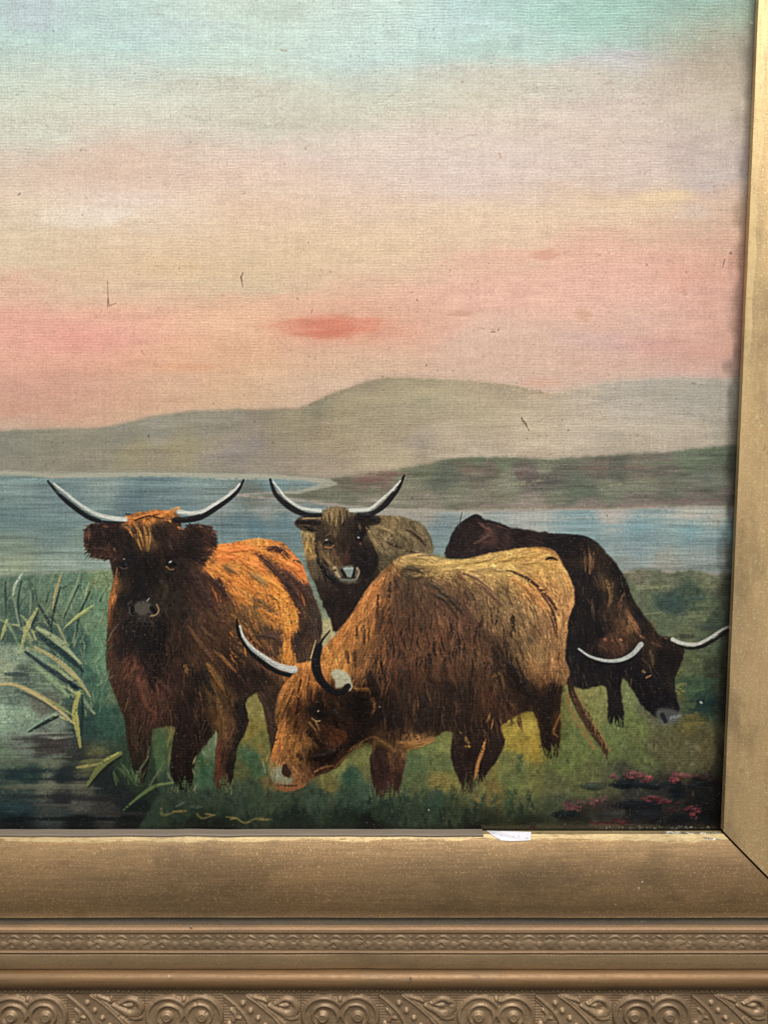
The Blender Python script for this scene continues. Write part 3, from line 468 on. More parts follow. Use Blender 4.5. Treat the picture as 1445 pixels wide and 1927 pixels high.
horn((Z('4', [(495,358),(400,358),(310,325),(215,260),(150,190),(115,90)]), 10, 5.5), (Z('4', [(492,326),(390,314),(310,285),(228,222),(172,150),(138,108)]), 5, 2.2), ID['hornB1'])
horn((Z('4', [(780,355),(880,345),(960,298),(1030,222),(1085,150),(1125,60)]), 9, 5), (Z('4', [(720,322),(830,318),(885,300),(945,248),(1012,190),(1062,140),(1098,98)]), 5.5, 1.8), ID['hornB2'])

# cow A, red-brown with an orange back, facing, left
A_ = [(215,1050),(214,1090),(207,1121),(204,1157),(201,1198),(200,1240),(203,1271),(213,1299),(228,1338),(236,1357),(240,1401),(250,1443),(257,1470),(271,1473),(282,1429),(287,1376),(293,1371),(329,1368),(326,1390),(322,1429),(323,1457),(337,1484),(359,1488),(365,1457),(370,1424),(395,1393),(406,1374),(410,1379),(406,1429),(404,1479),(426,1482),(437,1473),(440,1451),(448,1407),(464,1374),(467,1352),(463,1321),(487,1305),(497,1340),(508,1400),(515,1430),(545,1420),(560,1340),(575,1250),(588,1244),(600,1215),(607,1180),(601,1147),(586,1109),(578,1085),(568,1060),(553,1043),(536,1024),(516,1018),(485,1013),(464,1016),(439,1022),(406,1026),(380,1050),(300,1040)]
Ahead = Z('1', [(620,375),(520,378),(430,382),(382,398),(360,450),(358,500),(372,560),(420,602),(480,626),(545,632),(570,700),(560,900),(560,1150),(800,1200),(980,1050),(1060,800),(1090,660),(1140,664),(1195,640),(1225,612),(1236,560),(1252,500),(1244,440),(1215,402),(1170,396),(1130,383),(1060,402),(1020,425),(1005,330),(900,290),(760,300),(640,330)])
ac = [(190,1010,42,28,24),(161,1005,88,54,40),(176,1000,44,30,25),(180,1022,40,28,24),(172,1030,44,30,25),(175,1040,60,36,28),(200,1040,70,42,30),(190,1000,52,34,28),(215,1015,38,27,24),(370,1020,42,28,25),(395,1020,64,38,30),(360,1040,34,24,22),(385,1050,34,24,22),(250,975,130,78,38),(280,970,150,92,42),(320,965,140,84,40),(330,985,70,44,30),(262,1005,80,54,30),(280,1015,96,68,36),(300,1005,44,30,24),(240,1020,36,27,23),(250,1060,30,25,23),(280,1060,30,24,22),(320,1040,44,28,24),(340,1060,46,33,26),(235,1075,34,28,26),
      (280,1090,32,26,24),(262,1120,30,26,26),(300,1110,46,36,28),(320,1100,42,32,26),(230,1130,34,28,27),(218,1100,92,58,34),(209,1125,138,84,42),(206,1160,112,66,36),(203,1200,84,50,32),(204,1240,74,46,34),(208,1270,72,48,36),(220,1160,50,36,30),(240,1180,34,28,28),(225,1220,46,33,30),(270,1146,56,50,44),(270,1190,27,23,23),(300,1190,26,22,22),(290,1215,26,22,22),(330,1130,52,38,28),(345,1160,52,37,28),(360,1090,50,34,28),(380,1120,62,40,30),(375,1090,64,40,30),(330,1200,54,36,27),(310,1240,36,27,23),
      (250,1250,74,44,33),(262,1280,86,50,37),(240,1290,62,40,30),(300,1270,38,26,23),(330,1255,60,38,29),(345,1290,58,37,28),(380,1240,72,46,30),(390,1270,70,46,28),(400,1290,92,62,29),(375,1275,32,27,23),(370,1310,40,28,22),(420,1220,66,42,27),(440,1240,56,37,26),(480,1280,50,30,23),(450,1280,44,28,23),(420,1310,86,59,29),(350,1340,44,28,22),(310,1330,66,40,30),(280,1340,68,40,30),(290,1310,80,46,34),(240,1330,60,39,29),(420,1360,92,61,31),(410,1340,72,48,27),(460,1340,30,23,21),(450,1390,50,38,27),(430,1390,84,54,32),(345,1380,37,24,18),(345,1450,30,20,16),(380,1370,34,24,20),(420,1430,76,43,27),(435,1440,30,22,18),(410,1450,80,44,28),(265,1420,48,37,24),(260,1380,56,40,27),(255,1460,34,30,22),(275,1450,36,28,22),(340,1480,26,18,16),
      (415,1032,200,112,52),(420,1048,208,112,52),(450,1040,204,110,50),(480,1022,184,120,56),(500,1030,170,108,50),(530,1030,148,96,46),(400,1070,172,104,46),(395,1055,150,90,42),(430,1068,146,98,46),(450,1062,160,104,46),(480,1055,200,112,48),(500,1055,130,80,42),(520,1065,108,66,38),(535,1050,180,100,48),(550,1060,192,102,50),(570,1082,186,100,54),(555,1085,130,76,42),(545,1095,68,40,31),(565,1115,60,38,31),(590,1140,72,54,42),(595,1120,84,62,46),(580,1180,60,42,35),(560,1200,56,37,29),(600,1175,66,50,40),(500,1090,160,106,48),(490,1080,140,100,52),(515,1100,190,114,46),(535,1125,206,126,46),(545,1150,192,120,50),(500,1120,170,110,46),(470,1100,180,108,44),(450,1095,168,102,44),(430,1090,138,80,40),(460,1120,150,96,44),(480,1145,108,80,45),(500,1150,120,86,44),(520,1165,150,98,45),(550,1180,190,120,50),(547,1220,176,110,46),(540,1240,150,98,42),(500,1195,76,53,37),(470,1175,80,58,35),(520,1200,78,54,38),(440,1150,96,63,33),(410,1120,88,52,34),(420,1140,92,58,36),(400,1160,80,48,34),(520,1235,70,48,35),(430,1190,80,52,31),(410,1200,72,46,30),(490,1235,68,45,33),(570,1235,74,52,39),(460,1210,66,44,30),(505,1350,60,42,32),(510,1400,66,44,30),(490,1310,58,40,28)]
tA = cow(A_, ac, ID['cowA'], [(210,1130,100),(205,1230,95),(260,1260,85),(300,1200,90),(350,1180,75),(400,1150,55),(440,1100,50),(420,1040,5),(490,1030,20),(540,1050,45),(560,1110,60),(530,1130,50),(550,1200,95),(480,1180,40),(440,1250,50),(400,1280,65),(350,1380,95),(420,1400,92),(260,1400,92),(580,1160,80),(380,1080,60)], 4200, extra=[Ahead], fl=(8, 22), rough=.28, tone=.98)
shag(tA, (205, 480, 1160, 1400), 620, [(32,23,21),(50,33,25),(104,62,40),(78,50,34),(124,78,42),(92,54,38)], lambda u, v: 92-(u-300)*.12, spread=.2)
shag(tA, (400, 570, 1020, 1130), 430, [(222,120,52),(206,110,46),(190,104,44),(228,132,62),(150,84,40),(98,58,36)], lambda u, v: 8+(v-1010)*.42+(u-400)*.12, L=(14, 34), spread=.22, alpha=(.5, .9))
shag(tA, (430, 560, 1110, 1240), 300, [(214,128,48),(196,118,46),(170,104,44),(84,56,36),(110,74,40)], lambda u, v: 48+(u-430)*.32, L=(14, 34), spread=.22, alpha=(.45, .85))
shag(tA, (160, 405, 985, 1060), 260, [(26,20,19),(38,26,22),(60,38,28),(84,52,36)], lambda u, v: 100 if u < 230 else (60 if u > 340 else 88), L=(8, 20), w=(1.4, 2.6), spread=.4)
shag(tA, (225, 345, 1050, 1210), 150, [(22,19,20),(30,25,24),(52,38,30)], lambda u, v: 90, L=(8, 22), w=(1.4, 2.6), spread=.3, alpha=(.3, .6))
for pts, w, c, k in [([(690,355),(760,345),(830,375),(895,440)],11,(72,40,32),'3'),([(930,455),(970,465),(1000,490)],4.5,(74,48,36),'3'),([(590,390),(700,490),(820,600),(900,720),(980,870),(1010,1000),(1000,1100)],15,(70,43,33),'3'),([(830,540),(950,640),(1050,780),(1090,900)],12,(64,40,32),'3'),([(860,660),(960,800)],8,(44,30,28),'3'),([(280,500),(360,540),(430,590)],9,(112,80,44),'3'),([(520,570),(600,620),(700,710)],8,(128,98,60),'3'),([(600,590),(700,660)],7,(150,120,76),'3'),([(560,790),(640,830),(700,880)],8,(104,74,44),'3'),([(700,770),(780,820)],5,(110,76,42),'3'),([(720,900),(780,950)],5,(96,64,40),'3'),
                     ([(210,340),(330,370),(450,360),(580,350)],12,(216,116,52),'3'),([(220,420),(300,440),(420,420)],9,(212,110,52),'3'),([(420,440),(560,500),(680,560)],9,(214,120,54),'3'),([(640,600),(780,680),(880,780)],9,(212,128,52),'3'),([(750,720),(850,820),(920,900)],10,(220,134,50),'3'),([(900,840),(920,960),(930,1050)],12,(196,124,50),'3'),([(640,900),(760,980),(880,1040)],8,(190,118,48),'3'),([(880,1060),(900,1150),(880,1240),(860,1350)],10,(190,118,48),'3'),([(750,440),(880,490),(990,560),(1040,640)],9,(206,114,50),'3'),([(380,600),(480,680),(600,760)],8,(196,116,48),'3'),([(320,720),(440,780),(560,860)],8,(186,112,46),'3'),([(150,520),(260,570),(380,640)],7,(178,110,46),'3'),
                     ([(940,1150),(960,1240),(1000,1280)],24,(50,34,30),'3'),([(600,1150),(760,1150),(820,1250)],12,(72,48,36),'3'),([(240,620),(290,700),(300,780)],8,(60,38,32),'3'),([(0,520),(60,640),(140,800),(220,950)],20,(60,38,32),'3'),
                     ([(620,400),(660,420),(690,470)],5,(140,90,46),'1'),([(700,380),(740,450),(760,540)],4,(164,116,58),'1'),([(760,390),(780,470),(790,570)],4,(158,110,54),'1'),([(720,420),(730,500)],3,(150,104,54),'1'),([(800,400),(806,480),(800,560)],3.5,(140,98,50),'1'),([(690,420),(720,500),(745,560)],3,(132,92,48),'1'),([(640,330),(700,350),(760,330)],5,(186,112,52),'1'),([(760,330),(860,310),(980,300)],6,(180,106,46),'1'),([(860,340),(920,310),(1000,290)],5,(198,120,54),'1'),([(905,355),(980,372)],3.5,(196,124,56),'1'),([(700,360),(780,330),(860,320)],3.5,(60,40,28),'1'),([(640,310),(690,325)],3,(40,30,26),'1'),([(800,330),(900,345)],4,(70,48,32),'1'),([(940,290),(1000,275),(1015,300)],6,(206,130,56),'1'),([(660,350),(620,400)],3,(150,100,56),'1'),
                     ([(378,400),(392,450),(388,500)],5,(92,57,42),'1'),([(480,395),(520,405)],4,(112,66,48),'1'),([(420,545),(480,555),(550,570)],5,(66,42,32),'1'),([(560,550),(575,580)],4,(96,62,42),'1'),([(440,610),(500,605)],5,(50,34,28),'1'),([(1195,440),(1225,470),(1230,530)],5,(78,46,38),'1'),([(990,400),(1030,420)],4,(170,104,60),'1'),([(930,490),(950,560)],7,(70,42,38),'1'),([(580,680),(575,760),(560,850),(530,900)],6,(136,84,44),'1'),([(540,880),(530,960),(525,1050)],5,(134,80,42),'1'),([(880,760),(920,840),(880,930)],12,(54,42,32),'1'),([(1000,850),(1010,950)],14,(36,29,26),'1'),([(1180,720),(1280,820),(1330,900)],14,(64,38,31),'1'),([(1200,960),(1240,1050)],8,(90,60,36),'1'),([(1060,1080),(1150,1200),(1250,1330)],7,(92,60,36),'1'),([(1150,1080),(1260,1180)],7,(84,56,34),'1'),
                     ([(340,200),(340,280),(260,360)],9,(100,58,40),'2'),([(360,330),(380,440),(420,540)],9,(96,54,38),'2'),([(420,540),(470,590),(490,640)],8,(94,52,36),'2'),([(300,240),(240,330)],7,(90,54,38),'2'),([(480,340),(540,400),(600,470)],8,(76,46,34),'2'),([(680,260),(700,330)],7,(112,76,42),'2'),([(830,250),(900,350),(940,430)],10,(116,78,36),'2'),([(880,160),(960,240),(1030,310)],7,(112,70,34),'2'),([(1000,150),(1100,220),(1180,300)],9,(56,37,28),'2'),([(800,290),(830,370),(880,460)],11,(30,26,22),'2'),([(400,230),(440,330),(470,440)],9,(36,25,23),'2'),([(520,250),(560,350)],9,(50,34,28),'2'),([(650,500),(700,650),(640,850),(650,1000)],22,(36,23,18),'2'),([(900,480),(930,600),(940,760)],10,(102,68,34),'2'),([(920,760),(900,900),(910,1060)],9,(96,50,30),'2'),([(1060,560),(1060,700),(1000,850)],12,(28,22,20),'2'),([(990,860),(990,960),(990,1060)],6,(26,20,18),'2'),([(1180,450),(1250,600),(1280,800)],8,(62,42,31),'2'),([(320,640),(330,760),(360,860)],9,(60,42,27),'2'),([(370,860),(380,960),(400,1040)],10,(36,26,20),'2')]:
    brush(Z(k, pts), w, c)
for i in range(230):                                    # ragged fringe of the ears
    e = [((404,1000),(406,1030)),((360,988),(400,992)),((160,988),(163,1048)),((166,1046),(215,1054)),((404,1000),(402,1036)),((400,1038),(372,1064)),((355,990),(402,1000)),((170,988),(225,986))][rng.integers(8)]
    t = rng.random(); u = e[0][0]+(e[1][0]-e[0][0])*t; v = e[0][1]+(e[1][1]-e[0][1])*t
    du = -1 if u < 280 else 1
    stroke([(u-du*4, v-2), (u+du*rng.uniform(1, 6), v+rng.uniform(-2, 6))], 2.6, .8, np.array([(36,26,23),(52,34,27),(96,58,40),(28,21,20)][rng.integers(4)])*rng.uniform(.8, 1.2), .8, soft=.8, hgt=.4, ident=ID['cowA'])
# broken orange paint where the cloth shows
for i in range(240):
    u = rng.uniform(478, 556); v = rng.uniform(1110, 1190)
    if abs((u-478)/78*60+1112-v) < 34: stroke([(u, v), (u+rng.uniform(1, 3), v+rng.uniform(0, 1))], 1.6, 1.2, (86,60,36), .5, soft=.8, hgt=-.3)
stroke(Z('1', [(600,650),(625,660),(650,650)]), 5, 4, (16,14,16), .75, wm=9, soft=2); stroke(Z('1', [(598,672),(625,688),(652,680)]), 1.6, 1.4, (112,88,66), .7); stroke(Z('1', [(624,622),(632,622)]), 1.6, 1.4, (150,146,140), .8); stroke(Z('1', [(640,655),(645,662)]), 4, 3, (40,46,56), .8)
stroke(Z('1', [(930,610),(980,605)]), 10, 8, (20,16,16), .7, soft=3); stroke(Z('1', [(930,650),(970,655)]), 10, 9, (12,12,16), .95); stroke(Z('1', [(915,672),(940,692),(970,690)]), 1.8, 1.4, (160,124,82), .8); stroke(Z('1', [(936,644),(948,638)]), 2.0, 2.4, (196,198,200), .85); stroke(Z('1', [(990,640),(1000,660)]), 3, 2, (30,44,52), .7)
sl, m = polymask(Z('1', [(700,930),(750,915),(810,930),(810,970),(770,1005),(730,1000),(705,970)]), 2, .5); blend(sl, m*.8, (82,76,66), .3)
stroke(Z('1', [(665,950),(668,990),(690,1005)]), 3, 3, (70,64,60), .8); stroke(Z('1', [(685,950),(690,990)]), 7, 7, (16,15,18), .95); stroke(Z('1', [(815,955),(840,985)]), 8, 8, (13,12,14), .95); stroke(Z('1', [(850,930),(865,970),(845,1000),(810,1008)]), 2.6, 3, (128,108,84), .9); stroke(Z('1', [(655,930),(680,905)]), 3, 2, (62,58,54), .8)
stroke(Z('1', [(672,1050),(720,1045),(800,1050),(850,1060)]), 3, 3, (60,52,46), .7, dry=.35); stroke(Z('1', [(690,1070),(760,1080),(850,1070)]), 3, 3, (66,56,50), .5, dry=.4); stroke(Z('1', [(785,905),(800,888)]), 2.4, 1.6, (150,150,156), .8); stroke(Z('1', [(690,1110),(705,1116)]), 2.2, 2, (128,128,130), .8)
stroke(Z('1', [(740,640),(745,760),(760,880)]), 12, 10, (24,21,22), .6, soft=4); stroke(Z('1', [(640,760),(660,850)]), 12, 10, (44,36,30), .5, soft=4); stroke(Z('1', [(740,1130),(760,1250)]), 40, 40, (25,22,23), .6, soft=10)
horn((Z('1', [(625,368),(520,372),(420,355),(330,302),(230,225),(160,152),(112,92)]), 6, 4.5), (Z('1', [(637,352),(560,345),(470,325),(390,290),(300,228),(220,163),(152,108)]), 7, 2.2), ID['hornA1'])
stroke(Z('1', [(460,360),(380,325),(290,262),(200,190)]), 7, 6, (22,22,28), .95, soft=1, ident=ID['hornA1'])
horn((Z('1', [(960,362),(1060,360),(1150,338),(1240,282),(1330,222),(1400,160),(1440,85)]), 9, 4.5), (Z('1', [(1000,300),(1080,310),(1160,297),(1240,252),(1320,200),(1380,150),(1412,112)]), 6.5, 2.4), ID['hornA2'])
stroke(Z('1', [(975,350),(1060,345),(1140,325)]), 8, 5, (30,24,22), .9, ident=ID['hornA2'])

# cow C, brown with a golden back, grazing, in front
C_ = Z('6', [(40,500),(100,420),(170,310),(240,210),(320,130),(400,75),(500,65),(620,95),(740,95),(860,65),(1000,40),(1120,30),(1200,45),(1245,80),(1280,150),(1320,230),(1332,320),(1300,420),(1290,520),(1280,640),(1308,720),(1270,800)])+Z('8', [(1150,160),(1152,300),(1130,400),(1080,405),(1055,360),(1048,300),(1030,220),(1000,165),(930,180),(870,220),(837,250),(860,320),(830,400),(760,500),(735,540),(700,560),(690,590),(640,590),(630,540),(590,450),(576,370),(590,280),(540,272),(490,300),(400,350),(350,380),(340,440),(312,560),(290,600),(200,610),(172,560),(155,420),(165,350),(110,322),(60,370)])+Z('5', [(940,1040),(850,1150),(700,1210),(640,1260),(560,1310),(490,1325),(400,1300),(360,1200),(350,1150),(360,1080),(400,950),(415,860),(392,780),(410,620),(460,520),(535,430),(525,372),(600,350),(680,340),(760,240),(800,190)])
cc = [(760,1052,140,112,66),(800,1052,162,132,76),(840,1062,166,134,76),(880,1062,160,128,70),(920,1055,166,130,70),(950,1048,176,138,72),(1000,1040,168,124,62),(1030,1042,150,106,54),(1020,1060,166,122,62),(1050,1085,164,120,65),(1065,1130,150,106,62),(1060,1180,140,98,58),(1040,1210,120,86,54),(1050,1240,124,86,52),(1062,1270,112,80,50),(800,1080,96,76,50),(900,1090,128,100,62),(930,1080,148,116,68),(950,1130,114,90,58),(930,1170,106,82,55),(980,1200,106,82,54),(980,1170,112,87,57),(1000,1150,130,100,64),(850,1085,104,80,52),(850,1110,92,68,47),(980,1085,150,114,64),(1000,1110,166,114,60),(1020,1130,156,104,58),(1045,1110,150,104,60),(900,1130,98,75,52),(870,1130,88,64,48),(840,1130,82,62,46),(1020,1180,116,84,56),
      (770,1080,82,66,46),(790,1075,86,70,50),(790,1110,82,64,46),(740,1075,112,78,48),(730,1110,106,74,46),(745,1100,72,54,40),(720,1085,140,92,50),(705,1110,156,98,50),(700,1130,160,98,49),(685,1150,158,96,47),(680,1170,140,88,44),(660,1180,152,94,45),(660,1200,136,86,42),(640,1210,152,96,43),(630,1235,150,98,44),(635,1255,152,100,46),(625,1300,70,46,30),(690,1190,138,88,43),(690,1150,140,86,44),(720,1150,72,50,36),(720,1180,74,50,37),(750,1150,84,60,42),(780,1160,78,55,41),(760,1130,76,58,44),(830,1160,92,66,47),(820,1135,80,60,46),(870,1180,82,58,43),(890,1200,82,58,43),(750,1200,80,54,39),(780,1210,88,60,42),(820,1200,86,58,41),(860,1220,88,62,45),(900,1230,86,63,44),(920,1215,70,50,40),(940,1250,58,42,35),(970,1280,48,36,31),(1000,1300,52,38,30),(960,1215,92,70,48),(980,1235,116,88,56),(1000,1255,126,90,55),(1020,1280,106,70,43),(1010,1230,116,88,56),
      (690,1240,104,68,40),(700,1220,100,66,40),(740,1250,86,56,41),(800,1250,86,59,41),(860,1260,82,56,40),(720,1280,62,42,34),(710,1300,54,38,31),(760,1300,60,43,34),(800,1290,70,49,37),(820,1310,54,41,34),(870,1300,50,40,34),(890,1290,70,50,37),(920,1310,82,51,35),(900,1340,60,40,32),(950,1310,64,44,34),(960,1335,72,45,34),(985,1330,60,42,33),(700,1330,48,34,28),(740,1350,47,34,28),(790,1365,50,36,28),(830,1350,45,32,27),(850,1365,54,40,31),(880,1370,42,30,26),(920,1390,38,26,24),(935,1380,44,31,27),(870,1400,46,32,26),(880,1430,40,26,24),(905,1450,40,27,24),(870,1470,42,28,27),(880,1485,58,42,34),(1030,1330,44,32,27),(1050,1310,62,44,34),(1050,1350,72,48,32),(1040,1380,54,36,27),(1030,1410,44,28,24),(740,1398,92,66,40),(715,1420,52,34,28),(740,1440,72,46,32),(720,1450,46,28,25),(740,1470,62,37,30),(725,1490,58,38,32),(790,1395,126,90,48),(770,1402,112,80,44),(700,1400,92,66,38),
      (580,1262,168,108,50),(600,1275,146,92,44),(570,1280,166,106,48),(555,1290,160,104,48),(560,1310,140,88,42),(540,1320,148,98,46),(530,1335,120,80,40),(545,1345,100,66,35),(565,1330,92,57,31),(590,1310,84,52,29),(525,1355,110,74,38),(530,1378,168,108,50),(522,1405,158,100,48),(545,1385,148,98,46),(560,1370,108,70,37),(580,1360,70,45,26),(590,1345,56,36,24),(600,1390,84,55,30),(580,1400,116,80,41),(560,1405,122,84,42),(560,1425,124,86,44),(540,1420,132,88,44),(620,1380,92,52,31),(640,1388,116,66,39),(650,1365,74,44,29),(600,1340,26,18,15),(640,1330,66,42,29),(660,1330,54,36,27),(650,1310,62,42,30),(680,1312,42,30,24),(680,1340,46,32,26),(620,1320,78,49,31),(620,1350,56,36,25),(640,1405,108,62,37),(655,1410,42,28,22),(670,1390,50,34,26),(610,1430,44,28,20),(590,1435,60,38,25),(570,1445,96,66,39),(585,1420,52,34,24),(570,1420,84,58,34),(520,1432,148,94,48),(512,1440,140,90,48),(525,1452,124,134,110),(522,1465,116,124,102),(540,1470,124,128,104),(555,1455,126,86,50),(560,1475,110,72,44),(540,1484,118,74,44),(525,1480,112,72,44),(620,1450,58,37,25),(640,1430,60,38,26)]
tC = cow(C_, cc, ID['cowC'], [(700,1120,105),(650,1200,110),(640,1250,100),(760,1150,95),(800,1060,5),(900,1060,0),(1000,1050,5),(1050,1100,60),(1060,1200,95),(1000,1130,40),(930,1150,50),(960,1220,60),(990,1300,62),(820,1200,92),(740,1300,95),(850,1320,92),(900,1420,100),(870,1450,85),(1040,1360,92),(720,1450,90),(580,1270,110),(550,1320,112),(540,1390,105),(600,1390,80),(640,1350,70),(600,1300,95),(560,1440,60)], 5200, fl=(8, 22), rough=.28, tone=1.06)
shag(tC, (690, 1000, 1085, 1390), 1100, [(36,26,23),(50,35,28),(84,55,37),(68,45,33),(108,70,42),(32,24,22),(92,62,40)], lambda u, v: 96-(u-690)*.09, L=(20, 46), spread=.13)
shag(tC, (620, 740, 1070, 1300), 420, [(172,106,48),(156,96,44),(182,118,54),(96,62,36),(128,80,42)], lambda u, v: 122-(v-1070)*.06, L=(16, 36), spread=.16, alpha=(.45, .85))
shag(tC, (880, 1075, 1080, 1260), 420, [(134,98,56),(118,86,53),(150,110,60),(90,66,45),(74,54,39)], lambda u, v: 35+(u-880)*.28, L=(12, 28), w=(1.4, 2.6), spread=.2, alpha=(.3, .6))
shag(tC, (760, 1050, 1035, 1085), 260, [(192,156,88),(178,142,78),(198,160,92),(152,118,68)], lambda u, v: 4, L=(16, 36), spread=.16, alpha=(.45, .8))
shag(tC, (515, 590, 1255, 1480), 260, [(170,108,50),(150,96,46),(96,62,34),(72,46,29),(182,120,58),(50,33,24)], lambda u, v: 108-(u-515)*.25, L=(10, 26), w=(1.4, 2.6), spread=.2, alpha=(.35, .75))
shag(tC, (585, 700, 1300, 1450), 260, [(62,40,27),(44,29,22),(84,52,32),(34,24,20),(110,66,38)], lambda u, v: 108-(u-515)*.25, L=(10, 26), w=(1.4, 2.6), spread=.2, alpha=(.35, .75))
for pts, w, c, k in [([(1000,165),(1090,205),(1180,290),(1235,370),(1245,400)],6,(72,44,36),'6'),([(1150,280),(1200,350),(1230,430),(1238,520)],4.5,(76,46,38),'6'),([(1185,370),(1215,440),(1228,510)],3.5,(82,52,40),'6'),([(960,155),(1020,165)],4,(60,44,34),'6'),([(980,190),(1060,240),(1140,310)],7,(182,122,60),'6'),([(690,170),(740,210)],6,(98,58,44),'6'),([(790,220),(850,265),(940,350)],7,(98,68,52),'6'),([(700,160),(800,200),(900,280)],5,(112,80,58),'6'),([(400,150),(450,140),(510,175)],9,(70,58,44),'6'),([(400,185),(460,200),(500,190)],6,(62,52,40),'6'),([(520,215),(600,260),(690,345),(740,400)],9,(64,54,44),'6'),([(560,280),(640,330),(700,420)],6,(56,46,40),'6'),([(720,360),(780,430),(820,520)],7,(80,56,44),'6'),
                     ([(540,600),(548,690)],9,(38,29,26),'6'),([(215,700),(235,780),(258,860)],17,(44,30,25),'6'),([(340,800),(365,920),(400,1040)],13,(48,33,28),'6'),([(410,820),(450,950),(500,1040)],10,(46,33,28),'6'),([(640,760),(650,860)],21,(46,35,31),'6'),([(765,740),(768,870),(760,960)],10,(46,33,28),'6'),([(500,830),(540,960)],15,(46,36,31),'6'),([(930,640),(1010,720),(1105,880)],17,(46,35,31),'6'),([(880,570),(930,640),(980,760)],10,(56,42,36),'6'),([(910,540),(950,620)],3,(60,44,36),'6'),([(1010,630),(1060,740),(1100,820)],4,(62,44,34),'6'),([(1215,770),(1180,900),(1190,1100)],18,(38,27,25),'6'),([(1150,860),(1160,960)],12,(42,30,27),'6'),([(370,680),(430,740)],12,(58,46,40),'6'),([(440,260),(460,400),(440,600)],4,(60,44,36),'6'),([(470,340),(520,400)],9,(70,46,38),'6'),([(265,280),(260,400)],5,(70,48,36),'6'),([(330,220),(320,330)],7,(60,42,34),'6'),([(350,180),(370,260)],5,(56,40,34),'6'),([(300,480),(320,560)],5,(76,52,36),'6'),
                     ([(150,455),(152,530)],6,(74,50,32),'6'),([(185,455),(190,560)],6,(68,46,30),'6'),([(215,470),(212,540)],5,(82,56,34),'6'),([(90,590),(105,660)],7,(70,46,31),'6'),([(135,590),(140,680)],9,(66,44,31),'6'),([(240,420),(225,520)],7,(172,110,50),'6'),([(280,210),(200,330)],9,(172,104,50),'6'),([(100,430),(40,540)],9,(168,104,46),'6'),([(60,560),(30,620)],7,(166,108,46),'6'),([(210,400),(130,440)],5,(166,108,50),'6'),([(1080,520),(1100,545)],12,(76,68,50),'6'),([(1030,350),(1050,360)],7,(96,80,54),'6'),([(600,440),(610,540)],6,(112,76,50),'6'),([(880,740),(930,720),(950,800)],6,(112,78,46),'6'),([(1090,640),(1100,720)],7,(146,98,52),'6'),([(960,860),(1030,920)],6,(92,56,36),'6'),([(430,660),(440,760)],3,(50,38,32),'6'),
                     ([(400,80),(520,80),(620,110)],8,(180,150,90),'6'),([(430,110),(560,130),(680,125)],9,(172,140,80),'6'),([(700,115),(840,95),(960,60)],10,(176,142,78),'6'),([(900,110),(1020,80),(1120,60)],10,(186,146,76),'6'),([(1020,120),(1140,110),(1200,150)],8,(180,138,72),'6'),([(960,160),(860,150),(760,160)],7,(152,122,72),'6'),([(1240,180),(1280,260),(1270,340)],9,(172,128,72),'6'),([(480,75),(570,70)],4,(112,92,60),'6'),([(1120,32),(1200,42),(1240,75)],4,(172,112,54),'6'),
                     ([(785,170),(765,225)],4.5,(152,112,60),'8'),([(800,200),(790,255)],4,(146,104,54),'8'),([(620,260),(655,310),(680,350)],4,(128,94,50),'8'),([(650,345),(680,350)],6,(148,106,56),'8'),([(760,310),(745,370),(715,450),(705,525)],6,(142,96,50),'8'),([(722,430),(712,500)],7,(150,102,52),'8'),([(1145,180),(1115,265),(1135,300)],5,(150,102,52),'8'),([(640,280),(620,380),(640,500)],14,(38,26,24),'8'),([(800,290),(820,340),(780,430)],16,(36,26,24),'8'),([(300,325),(400,335),(490,302)],13,(150,106,56),'8'),([(310,350),(400,350)],7,(128,88,46),'8'),([(170,300),(230,330),(290,375)],7,(142,102,52),'8'),([(110,322),(165,298),(205,305)],5,(146,106,54),'8'),([(45,370),(100,325)],5,(124,84,44),'8'),([(190,350),(220,450),(220,560)],14,(44,27,25),'8'),([(250,380),(280,450)],8,(96,62,38),'8'),([(290,400),(320,470)],6,(60,38,30),'8'),([(1080,250),(1100,330),(1100,390)],10,(36,24,22),'8'),
                     ([(1205,20),(1200,90)],5,(50,36,28),'8')]:
    brush(Z(k, pts), w, c)
stroke(Z('6', [(1178,92),(1205,86),(1238,98)]), 4, 3, (32,27,26), .95, wm=6)
# tail
stroke(Z('8', [(1225,40),(1290,170),(1360,280),(1400,370)]), 5, 9, (122,98,52), .6, soft=2.5)
stroke(Z('8', [(1200,0),(1210,60),(1240,130),(1290,220),(1350,310),(1385,375)]), 11, 7, (44,33,27), .95, wm=13, soft=1.4, ident=ID['cowC'])
brush(Z('8', [(1215,60),(1250,150),(1300,240),(1350,310),(1395,390)]), 13, (70,48,33), .3)
stroke(Z('8', [(1185,70),(1205,150),(1240,220),(1285,290),(1325,355)]), 6, 8, (140,98,58), .75, dry=.35, soft=1.5, ident=ID['cowC'])
for i in range(46):
    t = rng.uniform(.35, 1); bx_ = 640+(1215+175*t)/2.7788; by_ = 1280+(60+320*t**1.05)/2.7788
    stroke([(bx_+rng.normal(0, 3), by_-6), (bx_+rng.normal(2, 4), by_+rng.uniform(6, 18))], 2.2, .8, np.array([(36,27,23),(52,37,28),(92,64,40),(140,98,58)][rng.integers(4)])*rng.uniform(.8, 1.2), .7, dry=.2, soft=.9, hgt=.4, ident=ID['cowC'])
for q in [[(1230,60),(1280,170),(1340,260)],[(1215,80),(1250,180),(1310,280)]]: stroke(Z('8', q), 2, 1.4, (104,76,48), .7, dry=.4)
